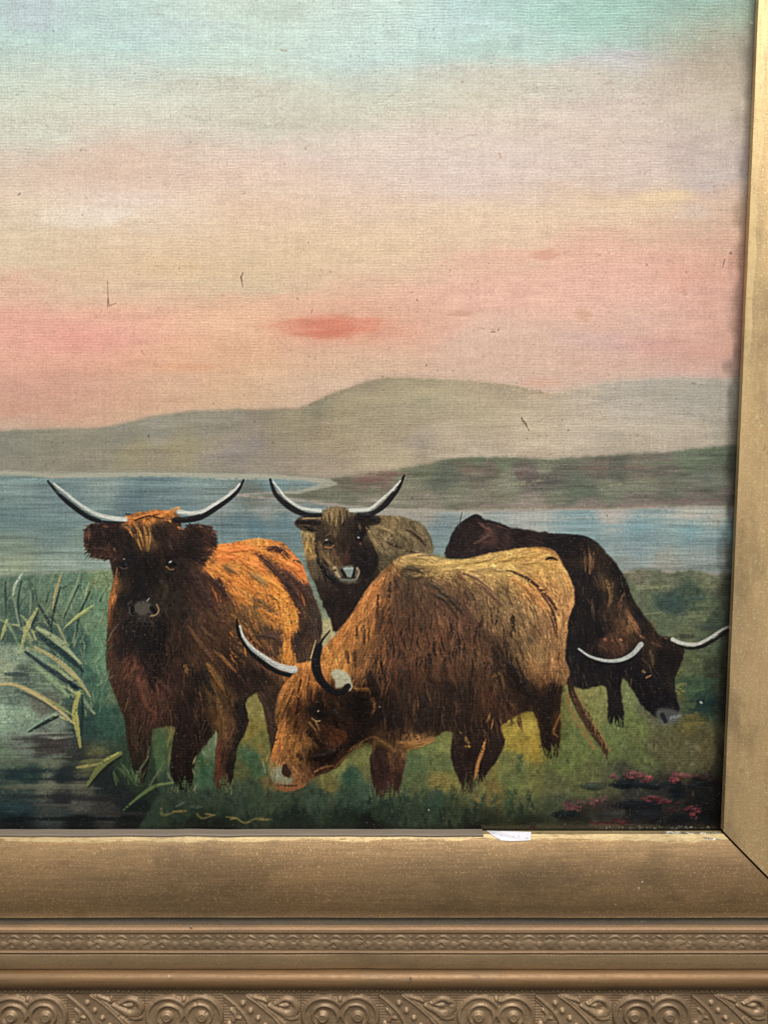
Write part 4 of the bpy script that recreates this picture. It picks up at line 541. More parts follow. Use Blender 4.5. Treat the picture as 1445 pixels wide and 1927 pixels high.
# head of cow C
for pts, w, c in [([(560,430),(500,520),(440,640)],6,(172,114,52)),([(600,420),(560,520),(500,640)],5,(176,112,52)),([(640,380),(620,460),(600,560)],6,(170,110,48)),([(680,400),(690,500),(680,640)],6,(168,108,46)),([(590,470),(570,560),(540,660)],4,(96,60,34)),([(650,440),(640,560),(640,660)],4,(94,58,32)),([(520,500),(470,600),(410,720)],5,(156,104,48)),([(540,540),(500,640),(450,740)],4,(84,56,32)),([(480,560),(440,660)],3,(100,68,38)),([(610,520),(620,620)],5,(178,118,52)),([(580,590),(560,700),(540,760)],6,(62,38,26)),([(540,640),(530,740)],5,(136,76,42)),([(500,680),(490,760)],5,(84,54,32)),([(720,560),(730,640)],9,(52,34,25)),([(760,580),(775,680)],6,(112,70,36)),([(820,640),(850,740),(860,840)],10,(40,27,22)),([(900,620),(930,720)],12,(66,44,32)),([(840,620),(880,700)],5,(96,62,36)),
                  ([(490,770),(440,830),(415,920),(390,1020),(365,1120)],9,(180,114,54)),([(470,800),(430,900),(400,1000)],5,(190,124,58)),([(520,800),(490,900),(470,1000)],6,(138,94,44)),([(560,760),(540,860)],6,(72,48,28)),([(600,820),(560,920),(520,980)],7,(128,86,42)),([(660,820),(680,900),(760,990)],12,(46,30,22)),([(640,860),(660,910)],9,(34,22,18)),([(700,790),(730,860)],5,(148,112,66)),([(740,820),(790,880)],7,(104,60,34)),([(840,870),(900,880),(930,920)],9,(142,80,46)),([(870,950),(920,930)],7,(126,70,42)),([(620,940),(640,1020)],6,(124,90,44)),([(690,950),(720,1010)],5,(120,86,42)),([(560,1040),(600,1090)],10,(44,29,21)),([(650,1060),(780,1050),(900,980)],16,(50,31,22)),([(700,1090),(820,1050),(930,960)],10,(42,26,20)),([(520,1060),(560,1140)],7,(120,82,42)),([(600,1120),(640,1190)],7,(112,74,40)),([(690,1170),(760,1140),(840,1130)],4,(140,96,50)),([(840,1140),(900,1080),(970,1010)],4,(110,74,40)),
                  ([(980,530),(1010,550),(1040,545)],8,(168,114,52)),([(1040,545),(1090,550),(1110,580)],8,(160,108,48)),([(1120,620),(1140,660),(1130,700)],7,(162,110,50)),([(1100,700),(1040,770)],3,(112,76,42)),([(980,590),(1040,610),(1080,640)],12,(34,25,22)),([(960,640),(1000,720)],12,(42,30,24)),([(1000,1010),(1060,940)],5,(142,102,52)),([(940,1030),(980,990)],6,(112,72,38)),([(770,700),(860,760),(940,820)],9,(58,38,28))]:
    brush(Z('5', pts), w, c, .5)
def glaze(pts, f, soft=9, tint=(1.0, .96, .94)):
    sl_, m_ = polymask(pts, soft, .5)
    g_ = np.clip(m_*(.75+.35*GRAIN[sl_]), 0, 1)[..., None]
    IMG[sl_] *= 1-g_*(1-f*np.array(tint, np.float32))
glaze([(578,1312),(640,1298),(692,1318),(700,1390),(655,1416),(610,1442),(582,1432),(596,1392),(604,1362),(582,1342)], .58)
glaze([(520,1290),(560,1255),(620,1270),(690,1310),(690,1400),(600,1460),(560,1490),(512,1470),(518,1400),(524,1350)], .86, 8)
glaze([(540,1335),(566,1322),(572,1372),(548,1384)], .74, 6)
glaze([(650,1312),(720,1285),(760,1400),(690,1400)], .72, 10)
glaze([(700,1275),(860,1265),(975,1290),(990,1340),(840,1388),(700,1392)], .84, 14)
glaze([(715,1140),(770,1090),(860,1120),(930,1215),(900,1280),(720,1280)], 1.0, 16, (1.0, .94, .94))
glaze([(925,1225),(960,1215),(1015,1320),(985,1340)], .66, 9)
glaze([(1015,1290),(1062,1285),(1052,1420),(1020,1420)], .72, 8)
for i in range(170):                                    # loose dark shag dragged back over the glazes
    u = rng.uniform(705, 985); v = rng.uniform(1150, 1350)
    if tC[int(v), int(u)] < .6: continue
    l = rng.uniform(16, 40); w_ = rng.uniform(3, 7)
    brush([(u, v), (u+rng.normal(0, 2), v+l*.5), (u+rng.normal(1, 4), v+l)], w_, np.array([(40,29,25),(48,34,28),(86,57,38),(70,47,34),(36,26,24)][rng.integers(5)])*rng.uniform(.85, 1.15), .4, 1.6)
stroke(Z('5', [(630,700),(700,720),(790,745)]), 10, 6, (26,19,16), .7, wm=20, soft=4); stroke(Z('5', [(660,700),(720,730),(780,748)]), 6, 5, (16,12,12), .9, wm=13, soft=1.6); stroke(Z('5', [(670,768),(700,790),(732,788)]), 2, 2.2, (150,124,86), .85, dry=.2); stroke(Z('5', [(714,716),(722,713)]), 2.2, 2, (158,150,134), .85); stroke(Z('5', [(650,800),(700,860)]), 5, 3, (120,86,48), .7)
sl, m = polymask(Z('5', [(375,1150),(420,1130),(450,1160),(470,1230),(520,1220),(520,1250),(460,1272),(400,1240),(370,1190)]), 2, .5); blend(sl, m*.7, (118,126,106), .3)
stroke(Z('5', [(470,1135),(480,1170),(495,1195)]), 11, 11, (44,27,21), .95, wm=19, soft=1.5); stroke(Z('5', [(490,1130),(520,1180),(505,1210)]), 3, 2, (112,78,50), .8); stroke(Z('5', [(395,1160),(410,1200)]), 4, 5, (142,156,134), .6, dry=.3)
stroke(Z('5', [(430,1272),(490,1279),(560,1276)]), 1.6, 3, (48,30,22), .8, dry=.15); stroke(Z('5', [(410,1296),(500,1302),(570,1290),(620,1272)]), 5.5, 3.5, (132,80,47), .85); stroke(Z('5', [(480,1324),(540,1322),(590,1304)]), 1.6, 1.2, (60,38,27), .6, dry=.2)
sl, m = polymask(Z('5', [(806,425),(860,400),(920,420),(962,465),(974,520),(968,560),(940,560),(930,500),(900,530),(850,540),(840,480)]), 1, .3); blend(sl, m*.97, (160,164,146), .8); IDS[sl][m > .6] = ID['cowC']
for r in range(16):
    a = Z('5', [(rng.uniform(835, 945), rng.uniform(425, 505))])[0]; stroke([a, (a[0]+rng.normal(3, 3), a[1]+rng.normal(2, 2))], 3, 2, np.array((164,168,152))*rng.uniform(.85, 1.1), .6, dry=.4, soft=.8, hgt=.5)
stroke(Z('5', [(700,180),(680,250),(662,315)]), 1.6, 2.6, (158,150,116), .9); stroke(Z('5', [(800,140),(790,200)]), 8, 4, (136,132,96), .8)
horn((Z('5', [(106,20),(108,100),(165,205),(260,305),(370,385),(470,435),(545,415)]), 3, 6), (Z('5', [(128,72),(150,150),(220,240),(310,308),(400,365),(480,393),(535,402)]), 3, 10), ID['hornC1'], wcol=(196,198,188))
stroke(Z('5', [(125,150),(200,262),(300,352),(410,418),(500,442)]), 6, 9, (18,18,20), .95, ident=ID['hornC1']); stroke(Z('5', [(104,20),(110,80),(122,140)]), 3, 8, (20,18,20), .95, ident=ID['hornC1'])
stroke(Z('5', [(150,160),(220,245),(310,318),(400,372)]), 1.6, 3, (110,112,110), .6, dry=.45)
horn((Z('5', [(806,108),(748,180),(716,260),(706,340),(722,430),(765,510),(835,568),(900,572),(945,525)]), 3, 12), None, ID['hornC2'], dcol=(19,19,24))
stroke(Z('5', [(725,230),(706,300),(702,380),(730,470),(800,552)]), 13, 12, (19,19,24), .95, wm=18, soft=1.2, ident=ID['hornC2'])
for q in [[(690,325),(748,328)],[(700,240),(735,235)],[(745,170),(760,160)],[(695,370),(740,375)]]: stroke(Z('5', q), 1.8, 1.4, (52,54,62), .8, dry=.35)

# grass over the hooves
for fu, fv, wd in [(257,1462,22),(345,1478,24),(420,1474,24),(725,1488,34),(880,1484,26),(1036,1418,20),(1158,1362,18),(505,1440,14),(905,1470,14)]:
    for i in range(34):
        u = fu+rng.normal(0, wd*.55); v = fv+rng.normal(0, 7)+4
        src = IMG[int(np.clip(v+18, 0, 1550)), int(np.clip(u+rng.choice([-1, 1])*wd, 0, PW-1))]
        stroke([(u+rng.normal(0, 3), v-rng.uniform(3, 12)), (u, v+rng.uniform(2, 8))], 1.2, 3, np.minimum(src*.6+np.array([(70,92,48),(96,108,52),(52,80,46),(110,112,56)][rng.integers(4)])*.55, 150)*rng.uniform(.75, 1.2), .6, dry=.25, soft=1.3, hgt=.3)

# --- reeds and blades, last over the bank
for i in range(230):                                    # the standing sedge behind the drawn blades
    u = rng.uniform(-5, 205); v = rng.uniform(1090, 1340)
    if v > 1235 and u < 110: continue
    l = rng.uniform(18, 48); a = math.radians(rng.normal(-82, 16)); c = np.array([(84,112,82),(62,92,70),(112,128,88),(40,64,54),(98,122,86),(128,138,96),(36,56,50)][rng.integers(7)])
    stroke([(u, v), (u+math.cos(a)*l*.5+rng.normal(0, 2), v+math.sin(a)*l*.5), (u+math.cos(a)*l+rng.normal(0, 4), v+math.sin(a)*l)], rng.uniform(2.4, 4.5), 1, c*rng.uniform(.8, 1.15), rng.uniform(.35, .75), dry=rng.uniform(.1, .4), soft=1.1, hgt=.5, clip=mr)
for i in range(46):                                     # arching clumps
    rx_, ry_ = [(168,1335),(150,1290),(120,1215),(60,1215)][rng.integers(4)]; rx_ += rng.normal(0, 9); ry_ += rng.normal(0, 8)
    l = rng.uniform(40, 110); a = math.radians(rng.uniform(195, 262)); dr = rng.uniform(.1, .5)*l
    p1 = (rx_+math.cos(a)*l*.55, ry_+math.sin(a)*l*.55); p2 = (rx_+math.cos(a)*l, ry_+math.sin(a)*l+dr)
    c = np.array([(104,126,84),(76,104,76),(132,134,86),(44,66,58),(90,116,80),(58,86,66)][rng.integers(6)])*rng.uniform(.8, 1.1)
    stroke([(rx_, ry_), p1, p2], 4.5, 1, c, rng.uniform(.45, .8), dry=rng.uniform(.1, .35), wm=rng.uniform(4, 7), soft=1.2, hgt=.6, clip=mr)
for i in range(90):                                     # light on the pool
    u = rng.uniform(0, 130); v = rng.uniform(1240, 1440); l = rng.uniform(14, 50)
    stroke([(u-l/2, v), (u+l/2, v+rng.normal(0, 1.5))], 2, 3, np.array([(112,134,112),(128,142,118),(86,104,90),(60,66,60),(98,122,100)][rng.integers(5)])*rng.uniform(.85, 1.1), .4, dry=.35, soft=1.3, hgt=.3, clip=mr)
for pts, w, c in [([(150,190),(130,300),(130,420),(155,520)],4,(30,50,46)),([(165,128),(105,225),(95,290)],4.5,(146,156,132)),([(100,320),(120,430),(142,525)],4,(104,122,104)),([(415,235),(372,400),(355,500)],4.5,(28,42,40)),([(422,150),(388,260),(362,385)],4.5,(134,116,72)),([(545,220),(482,340),(440,450)],4.5,(32,48,42)),([(540,178),(490,300),(452,400)],6,(98,124,88)),([(650,185),(610,270)],3,(84,76,46)),([(620,265),(545,430),(525,570)],4.5,(30,42,38)),([(640,360),(540,430),(440,515)],6,(142,150,88)),([(610,395),(500,470)],3,(112,122,66)),([(260,345),(345,490),(362,560)],5.5,(28,42,44)),([(262,400),(215,520)],4,(30,44,44)),([(255,385),(190,510),(140,685)],8,(138,140,84)),([(52,460),(10,592)],7,(138,140,82)),([(40,200),(45,420)],4,(36,54,50)),([(230,260),(225,340)],4,(40,58,52)),([(215,290),(210,420)],3,(88,108,84)),
                  ([(300,590),(450,695),(572,812)],13,(20,38,42)),([(258,515),(400,605),(555,755)],11,(126,138,96)),([(180,680),(330,790),(480,890),(560,930)],9,(26,38,46)),([(245,648),(400,740),(540,870),(618,985)],9,(142,132,84)),([(480,880),(540,935)],10,(22,32,40)),([(255,785),(380,890),(470,985)],11,(104,130,86)),([(40,830),(200,835)],9,(44,58,56)),([(120,940),(280,1010),(400,1090)],5,(52,62,56)),([(0,900),(110,905),(280,985),(400,1072),(505,1165)],8,(154,138,86)),([(330,1000),(420,1060),(500,1110)],6,(112,118,66)),([(360,1105),(430,1130),(495,1160)],3.5,(150,146,92)),([(400,1120),(290,1170),(200,1226)],8,(20,28,32)),([(385,1100),(290,1150),(185,1222)],5,(96,122,98)),([(565,975),(566,1090),(556,1240)],6,(24,40,40)),([(540,960),(514,1080),(530,1200),(552,1330)],11,(148,140,68)),([(520,965),(560,960)],6,(134,144,66)),([(505,1150),(530,1210)],4,(130,124,60)),
                  ([(825,1395),(720,1470),(605,1605)],7,(26,30,28)),([(528,1470),(590,1462),(670,1448)],5.5,(154,140,78)),([(560,1430),(700,1412)],6,(92,94,54)),([(826,1372),(700,1450),(598,1592)],12,(112,118,56)),([(810,1368),(690,1440)],4,(146,146,70)),([(780,1500),(800,1590)],5,(64,92,44)),([(900,1480),(930,1560)],6,(66,96,50)),([(840,1480),(860,1540)],5,(60,84,44)),([(940,1500),(925,1580)],4,(78,108,58))]:
    stroke(Z('a', pts), w*.6, w*.35, c, .82, dry=.08, wm=w*1.15, soft=1.3, hgt=.6)
    for r in range(2):
        o = rng.normal(0, w*.18, 2); stroke([(x+o[0], y+o[1]) for x, y in Z('a', pts)], 1.2, .8, np.array(c)*rng.uniform(.8, 1.25), .6, dry=.42, soft=.7, hgt=.4)
for pts, w, c in [([(595,1058),(480,1080),(370,1152),(265,1242)],7,(98,122,58)),([(435,880),(370,980),(345,1070)],5,(84,92,62)),([(520,960),(470,1030),(440,1090)],5,(84,98,64)),([(560,990),(600,1060)],4,(96,104,72)),([(740,1110),(760,1070)],4,(104,110,88)),([(735,930),(755,880)],3.5,(140,134,94)),([(745,1000),(730,960)],3,(124,120,80)),([(230,960),(290,1010)],6,(62,92,46)),([(290,980),(330,1060)],5,(70,98,48)),([(200,1000),(230,1050)],6,(56,80,42)),([(250,930),(300,990)],4,(84,112,56)),([(590,700),(560,820)],3,(120,104,52)),([(580,820),(565,980)],3,(100,92,50)),([(440,810),(425,900)],3,(96,92,58)),
                  ([(520,1235),(530,1280),(600,1262)],7,(96,100,52)),([(600,1255),(690,1250)],5,(132,108,52)),([(760,1270),(800,1300),(890,1275)],3.5,(118,104,50)),([(820,1270),(880,1280)],4,(138,112,54)),([(960,1290),(1030,1300),(1090,1332),(1170,1300),(1260,1308)],3.5,(128,112,54)),([(1170,1308),(1250,1310)],4,(136,116,54)),([(990,1305),(1030,1298)],4,(142,120,56)),([(620,1220),(680,1190)],5,(70,92,66)),([(720,1220),(800,1225)],7,(58,80,58)),([(800,1150),(860,1180)],10,(46,68,52)),([(960,1160),(1010,1190)],9,(28,46,40))]:
    stroke(Z('2', pts), w*.6, w*.4, c, .8, dry=.12, wm=w, soft=1.4, hgt=.5)
stroke(Z('8', [(815,675),(850,730)]), 2.2, 1.4, (44,46,30), .85); stroke(Z('8', [(520,680),(530,745)]), 2.4, 1.6, (26,32,22), .85); stroke(Z('b', [(900,50),(905,110)]), 2, 1.4, (40,42,28), .9)
for q in [(462,678,3.6),(205,138,2.2)]: p = Z('8', [(q[0], q[1]), (q[0]+4, q[1]+2)]); stroke(p, q[2]*.8, q[2]*.6, (164,160,150), .8)
for x, y, r in [(1190,90,8),(1165,210,5),(1100,205,5),(1160,120,4)]: haze_patch(*Z('b', [(x, y)])[0], r, r*.8, (112,112,94), .4, .4)
stroke([(1317,1321),(1320,1323)], 3, 2.5, (176,176,168), .8); stroke([(1200,1058),(1202,1059)], 3, 3, (150,132,120), .8)

# --- the old varnish: mutes the greens and blues
gm = IMG.mean(-1, keepdims=True)
vv_ = np.arange(PH)[:, None, None]
satm = 1-.10*sstep(vv_, 690, 720)-.10*sstep(vv_, 880, 920)
blueg = np.clip((np.maximum(IMG[..., 1], IMG[..., 2])-IMG[..., 0])/40, 0, 1)[..., None]
satm = satm-.18*blueg*sstep(vv_, 860, 900)
IMG[:] = gm+(IMG-gm)*satm
def region(*names):
    mk_ = np.zeros((PH, PW), np.float32)
    for n_ in names: mk_ = np.maximum(mk_, (IDS == ID[n_]).astype(np.float32))
    return blur(mk_, 1)[..., None]
uu_ = np.arange(PW)[None, :, None]
ks_ = np.array((.92, 1.0, .93), np.float32)+(np.array((.70, .79, .80), np.float32)-np.array((.92, 1.0, .93), np.float32))*sstep(vv_, 70, 210)
ks_ = ks_+(1-ks_)*.35*sstep(uu_, 1180, 1400)
IMG[:] = IMG+((255-(255-IMG)*ks_)-IMG)*region('sky')
warm = sstep(vv_, 300, 480)*(1-.55*sstep(uu_, 600, 1050))
IMG *= 1+region('sky')*warm*np.array((.008, .012, .006), np.float32)
low_ = np.exp(-((vv_-650)/70.)**2)*(1-sstep(uu_, 250, 600)); IMG[:] += region('sky')*low_*np.array((6., 4., 4.), np.float32)
IMG *= 1+region('hills')*(.06+.16*sstep(uu_, 480, 900)-.05*sstep(uu_, 1150, 1400))
hm_ = region('headland'); IMG += (IMG.mean(-1, keepdims=True)*np.array((1.06, 1.04, .88), np.float32)*.22+IMG*.78-IMG)*hm_; IMG *= 1+hm_*np.array((.12, .15, .11), np.float32)
IMG *= 1+region('lake')*(np.array((.07, .07, .04), np.float32)+np.array((.10, .09, .08), np.float32)*sstep(uu_, 800, 1000))
wa_ = region('cowA')*sstep(IMG.mean(-1, keepdims=True), 62, 110)
IMG *= 1+wa_*np.array((.13, .06, -.08), np.float32)
IMG *= 1+region('cowC')*np.array((.05, .02, -.05), np.float32)*sstep(uu_, 600, 720)+region('cowC')*np.array((.05, .0, -.08), np.float32)*(1-sstep(uu_, 600, 720))
IMG *= 1+.11*region('cowA', 'cowB', 'cowC', 'cowD')
IMG *= 1+region('meadow')*(np.array((.24, .16, .16), np.float32)+(np.array((.20, .24, .24), np.float32)-np.array((.24, .16, .16), np.float32))*sstep(uu_, 1120, 1220)*(1-sstep(vv_, 1330, 1420)))*(1-.8*sstep(vv_, 1490, 1545))
IMG *= 1+region('reeds')*np.array((.36, .34, .32), np.float32)*(1-.75*sstep(vv_, 1330, 1480))

# --- whole-picture cloth and age: dry-brushed weave, edge shade, hairs, losses
IMG *= (1+.022*noise(2.0, 2.0))[..., None]
lum = IMG.mean(-1)
# pits in the weave where the paint did not reach
pit = (noise(2.6, 1.8) > 2.25)&(rng.random((PH, PW)) < .5)
pitm = blur(pit.astype(np.float32), 1)*np.clip(SOFTN2*.6+.5, 0, 1.4)
IMG *= (1-.55*np.clip(pitm*1.4, 0, .8))[..., None]
spk = np.where(noise(2.0, 1.7) > 2.55, 1.0, 0.0).astype(np.float32)
spk = np.clip(blur(spk, 1)*1.8, 0, 1)*np.clip(.6+SOFTN2*.5, 0, 1.2)
IMG += (np.minimum(250, IMG*1.22+14)-IMG)*(spk*.75)[..., None]; HGT += spk*.8
for pts, w, c in [([(457,513),(455,524),(457,540)],2.4,(64,46,32)),([(453,520),(455,530)],3,(70,52,36)),([(1363,488),(1359,503)],2.4,(60,44,42)),([(203,530),(204,558),(206,575)],3,(140,104,84)),([(204,562),(203,580)],3.5,(104,80,66)),([(206,576),(220,570)],2.2,(128,96,78)),([(981,786),(985,795),(990,800),(995,810)],4,(70,56,40)),([(983,789),(990,797)],2.4,(44,34,26)),([(984,793),(990,803)],2,(176,140,76)),([(558,560),(561,564)],2.2,(110,80,64)),([(588,583),(585,590)],2,(116,84,66)),([(267,660),(271,667)],2.2,(120,84,70)),([(922,618),(931,621)],2,(116,84,70)),([(924,624),(931,625)],3,(84,58,46)),([(36,366),(39,364)],4,(112,90,72)),([(1296,17),(1298,18)],4,(92,110,100)),([(752,5),(755,6)],4,(110,120,104)),([(816,72),(819,73)],3.5,(126,130,112)),([(1374,476),(1376,478)],5,(110,80,64)),([(1336,59),(1348,58)],3,(128,128,104)),([(1412,42),(1415,44)],6,(226,226,216)),([(580,457),(581,458)],3,(70,60,46)),([(575,279),(576,281)],3,(110,96,72)),([(280,820),(282,822)],5,(104,92,66)),([(784,564),(786,566)],3.4,(110,78,60)),([(940,290),(942,296)],7,(196,158,116)),([(530,94),(540,96)],5,(168,150,120)),([(1215,497),(1218,500)],4,(150,108,86)),([(1290,512),(1293,514)],4,(160,118,92)),([(1284,548),(1290,554)],9,(196,144,120)),([(1322,790),(1325,791)],3,(110,96,84)),([(1302,721),(1308,722)],5,(140,118,108))]:
    stroke(pts, w*.8, w*.5, c, .62, dry=.2, soft=.9, hgt=0)
for i in range(170):
    u = rng.uniform(0, 1400); v = rng.uniform(0, 880); r = rng.uniform(1.0, 2.0)
    stroke([(u, v), (u+rng.uniform(0, 5), v+rng.normal(0, 1))], r, r*.7, IMG[int(v), int(u)]*rng.uniform(.66, .85), .7, soft=.9, hgt=-.2)
haze_patch(1100, 590, 14, 12, (206,160,130), .5, .6); haze_patch(1020, 480, 26, 10, (206,152,126), .5, .8); haze_patch(870, 590, 20, 8, (200,150,124), .4, .8)
for i in range(60):                                     # tan abrasion along the top left of the sky
    u = rng.uniform(250, 1000); v = rng.uniform(130, 260); stroke([(u, v), (u+rng.uniform(3, 18), v+rng.normal(0, 1))], 2, 1.4, IMG[int(v), int(u)]*np.array((.88, .86, .80)), .6, dry=.45, soft=1)
# frame's soft shadow painted along the right sight edge; bottom edge darkened too
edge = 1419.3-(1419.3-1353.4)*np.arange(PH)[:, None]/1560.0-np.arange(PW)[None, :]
edge_shade = (1-sstep(edge+5*noise(12, 25), 0, 30))*.48
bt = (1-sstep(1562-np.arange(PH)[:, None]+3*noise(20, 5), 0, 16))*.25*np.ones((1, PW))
IMG *= (1-np.clip(edge_shade+bt, 0, .6)*(.45+.55*sstep(yyg, 250, 1100)))[..., None]
for i in range(60):
    u = rng.uniform(1120, 1335); stroke([(u, 1557+rng.normal(0, 1.5)), (u+rng.uniform(1, 5), 1557+rng.normal(0, 1.5))], 2, 1.4, np.array((120,124,126))*rng.uniform(.5, 1.25), .6, dry=.3, soft=.7, hgt=.6)
IMG += .80*(IMG-blur(IMG, 2))          # crisp touch edges
np.clip(IMG, 4, 252, out=IMG)
HGT = blur(np.clip(HGT, -1.2, 2.6), 1)

# ---------------------------------------------------------------- helpers
def link(name, me, parent=None, mats=()):
    o = bpy.data.objects.new(name, me); COL.objects.link(o)
    if parent: o.parent = parent
    for m in mats: me.materials.append(m)
    return o
def empty(name, loc=(0, 0, 0)):
    o = bpy.data.objects.new(name, None); COL.objects.link(o); o.location = loc; o.empty_display_size = .02; return o
def pymesh(name, verts, faces, smooth=False):
    me = bpy.data.meshes.new(name); me.from_pydata([tuple(v) for v in verts], [], faces); me.update()
    if smooth: me.polygons.foreach_set('use_smooth', [True]*len(me.polygons))
    return me
def node(nt, kind, **kw):
    n = nt.nodes.new(kind)
    for k, v in kw.items():
        if k in n.inputs: n.inputs[k].default_value = v
        else: setattr(n, k, v)
    return n
def newmat(name):
    m = bpy.data.materials.new(name); m.use_nodes = True
    return m, m.node_tree, m.node_tree.nodes['Principled BSDF']
def math_(nt, op, a, b=None, c=None, clamp=False):
    n = nt.nodes.new('ShaderNodeMath'); n.operation = op; n.use_clamp = clamp
    for i, x in enumerate((a, b, c)):
        if x is None: continue
        if isinstance(x, (int, float)): n.inputs[i].default_value = x
        else: nt.links.new(x, n.inputs[i])
    return n.outputs[0]
def mixc(nt, f, a, b, mode='MIX'):
    n = nt.nodes.new('ShaderNodeMix'); n.data_type = 'RGBA'; n.blend_type = mode
    for i, x in ((0, f), (6, a), (7, b)):
        if isinstance(x, (int, float)): n.inputs[i].default_value = x
        elif isinstance(x, tuple): n.inputs[i].default_value = (*x, 1)
        else: nt.links.new(x, n.inputs[i])
    return n.outputs[2]
def ramp(nt, x, a, b):
    n = nt.nodes.new('ShaderNodeMapRange'); n.interpolation_type = 'SMOOTHSTEP'
    nt.links.new(x, n.inputs[0]); n.inputs[1].default_value = a; n.inputs[2].default_value = b
    return n.outputs[0]
def scaled(nt, vec, s):
    n = nt.nodes.new('ShaderNodeVectorMath'); n.operation = 'MULTIPLY'; nt.links.new(vec, n.inputs[0]); n.inputs[1].default_value = s
    return n.outputs[0]
def tnoise(nt, vec, scale, detail=2, rough=.55):
    n = node(nt, 'ShaderNodeTexNoise'); n.inputs['Scale'].default_value = scale; n.inputs['Detail'].default_value = detail; n.inputs['Roughness'].default_value = rough
    nt.links.new(vec, n.inputs['Vector']); return n.outputs['Fac']
def lin(c):
    c = np.asarray(c, np.float64)/255; return tuple(np.where(c <= .04045, c/12.92, ((c+.055)/1.055)**2.4))

# ---------------------------------------------------------------- where the sight edges lie
XR = .5*(on_plane(1419.3, 2)[0]+on_plane(1354.5, 1556)[0])          # sight edges on the canvas plane
ZB = on_plane(700, 1562)[1]
XL = on_plane(-640, 700)[0]; ZT = on_plane(700, -300)[1]
LX, LZ = XR-XL, ZT-ZB

def s_of(v, h): return ZB-on_plane(700, v, h)[1]                     # outward distance of the line seen at photo row v

# ---------------------------------------------------------------- materials
# oil paint on coarse linen: pigment from the strokes, thread relief and painted thread-top glints in the material
m_paint, nt, bs = newmat('oil_paint_on_linen')
attr = node(nt, 'ShaderNodeAttribute', attribute_name='pigment')
tc = node(nt, 'ShaderNodeTexCoord'); P = tc.outputs['Object']
sep = node(nt, 'ShaderNodeSeparateXYZ'); nt.links.new(P, sep.inputs[0])
wob = math_(nt, 'MULTIPLY', math_(nt, 'SUBTRACT', tnoise(nt, P, 90, 3), .5), .0022)
wob2 = math_(nt, 'MULTIPLY', math_(nt, 'SUBTRACT', tnoise(nt, scaled(nt, P, (1, 1, -1)), 75, 2), .5), .0016)
TH = 2*math.pi/.00105
hor = math_(nt, 'SINE', math_(nt, 'MULTIPLY', math_(nt, 'ADD', sep.outputs[2], wob), TH))
ver = math_(nt, 'SINE', math_(nt, 'MULTIPLY', math_(nt, 'ADD', sep.outputs[0], wob2), TH*1.04))
hs = ramp(nt, tnoise(nt, scaled(nt, P, (260, 1, 900)), 1.0, 3), .36, .70)          # some weft threads fat, some lost under paint
vs = ramp(nt, tnoise(nt, scaled(nt, P, (900, 1, 260)), 1.0, 3), .38, .72)
patch_h = ramp(nt, tnoise(nt, P, 17, 2), .30, .65); patch_v = ramp(nt, tnoise(nt, scaled(nt, P, (1, 1, -1)), 21, 2), .38, .68)
weave = math_(nt, 'ADD', math_(nt, 'MULTIPLY', math_(nt, 'MULTIPLY', hor, hs), math_(nt, 'MULTIPLY_ADD', patch_h, .62, .10)), math_(nt, 'MULTIPLY', math_(nt, 'MULTIPLY', ver, vs), math_(nt, 'MULTIPLY_ADD', patch_v, .7, .25)))
lump = math_(nt, 'SUBTRACT', tnoise(nt, P, 900, 2, .6), .5)
relief = math_(nt, 'ADD', math_(nt, 'MULTIPLY', weave, .55), math_(nt, 'MULTIPLY', lump, .75))
bump = node(nt, 'ShaderNodeBump'); bump.inputs['Strength'].default_value = .5; bump.inputs['Distance'].default_value = .00015
nt.links.new(relief, bump.inputs['Height']); nt.links.new(bump.outputs[0], bs.inputs['Normal'])
worn = math_(nt, 'MULTIPLY_ADD', weave, .05, 1.0)  # thread-top glints: colour lightened with the weave height
hsv = node(nt, 'ShaderNodeHueSaturation'); nt.links.new(attr.outputs['Color'], hsv.inputs['Color']); nt.links.new(worn, hsv.inputs['Value'])
thread_glint = ramp(nt, tnoise(nt, scaled(nt, P, (620, 1, 1500)), 1.0, 2, .6),   .57, .72)                # glints on thread tops painted into the colour, mostly along the weft
thread_glint = math_(nt, 'MULTIPLY', thread_glint, ramp(nt, math_(nt, 'ADD', weave, math_(nt, 'MULTIPLY', lump, 1.2)), -.1, .6))
thread_glint = math_(nt, 'MULTIPLY', thread_glint, math_(nt, 'MULTIPLY_ADD', ramp(nt, tnoise(nt, P, 26, 3), .35, .65), .75, .25))
lift = mixc(nt, .42, hsv.outputs[0], lin((206, 192, 170)))
nt.links.new(mixc(nt, math_(nt, 'MULTIPLY', thread_glint, .62), hsv.outputs[0], lift), bs.inputs['Base Color'])
bs.inputs['Roughness'].default_value = .42; bs.inputs['Specular IOR Level'].default_value = .28
rr = math_(nt, 'MULTIPLY_ADD', tnoise(nt, P, 40, 3), .3, .24); nt.links.new(rr, bs.inputs['Roughness'])

m_linen, nt, bs = newmat('raw_linen')
tc = node(nt, 'ShaderNodeTexCoord')
nt.links.new(mixc(nt, tnoise(nt, tc.outputs['Object'], 800), lin((128, 108, 80)), lin((96, 80, 58))), bs.inputs['Base Color']); bs.inputs['Roughness'].default_value = .9

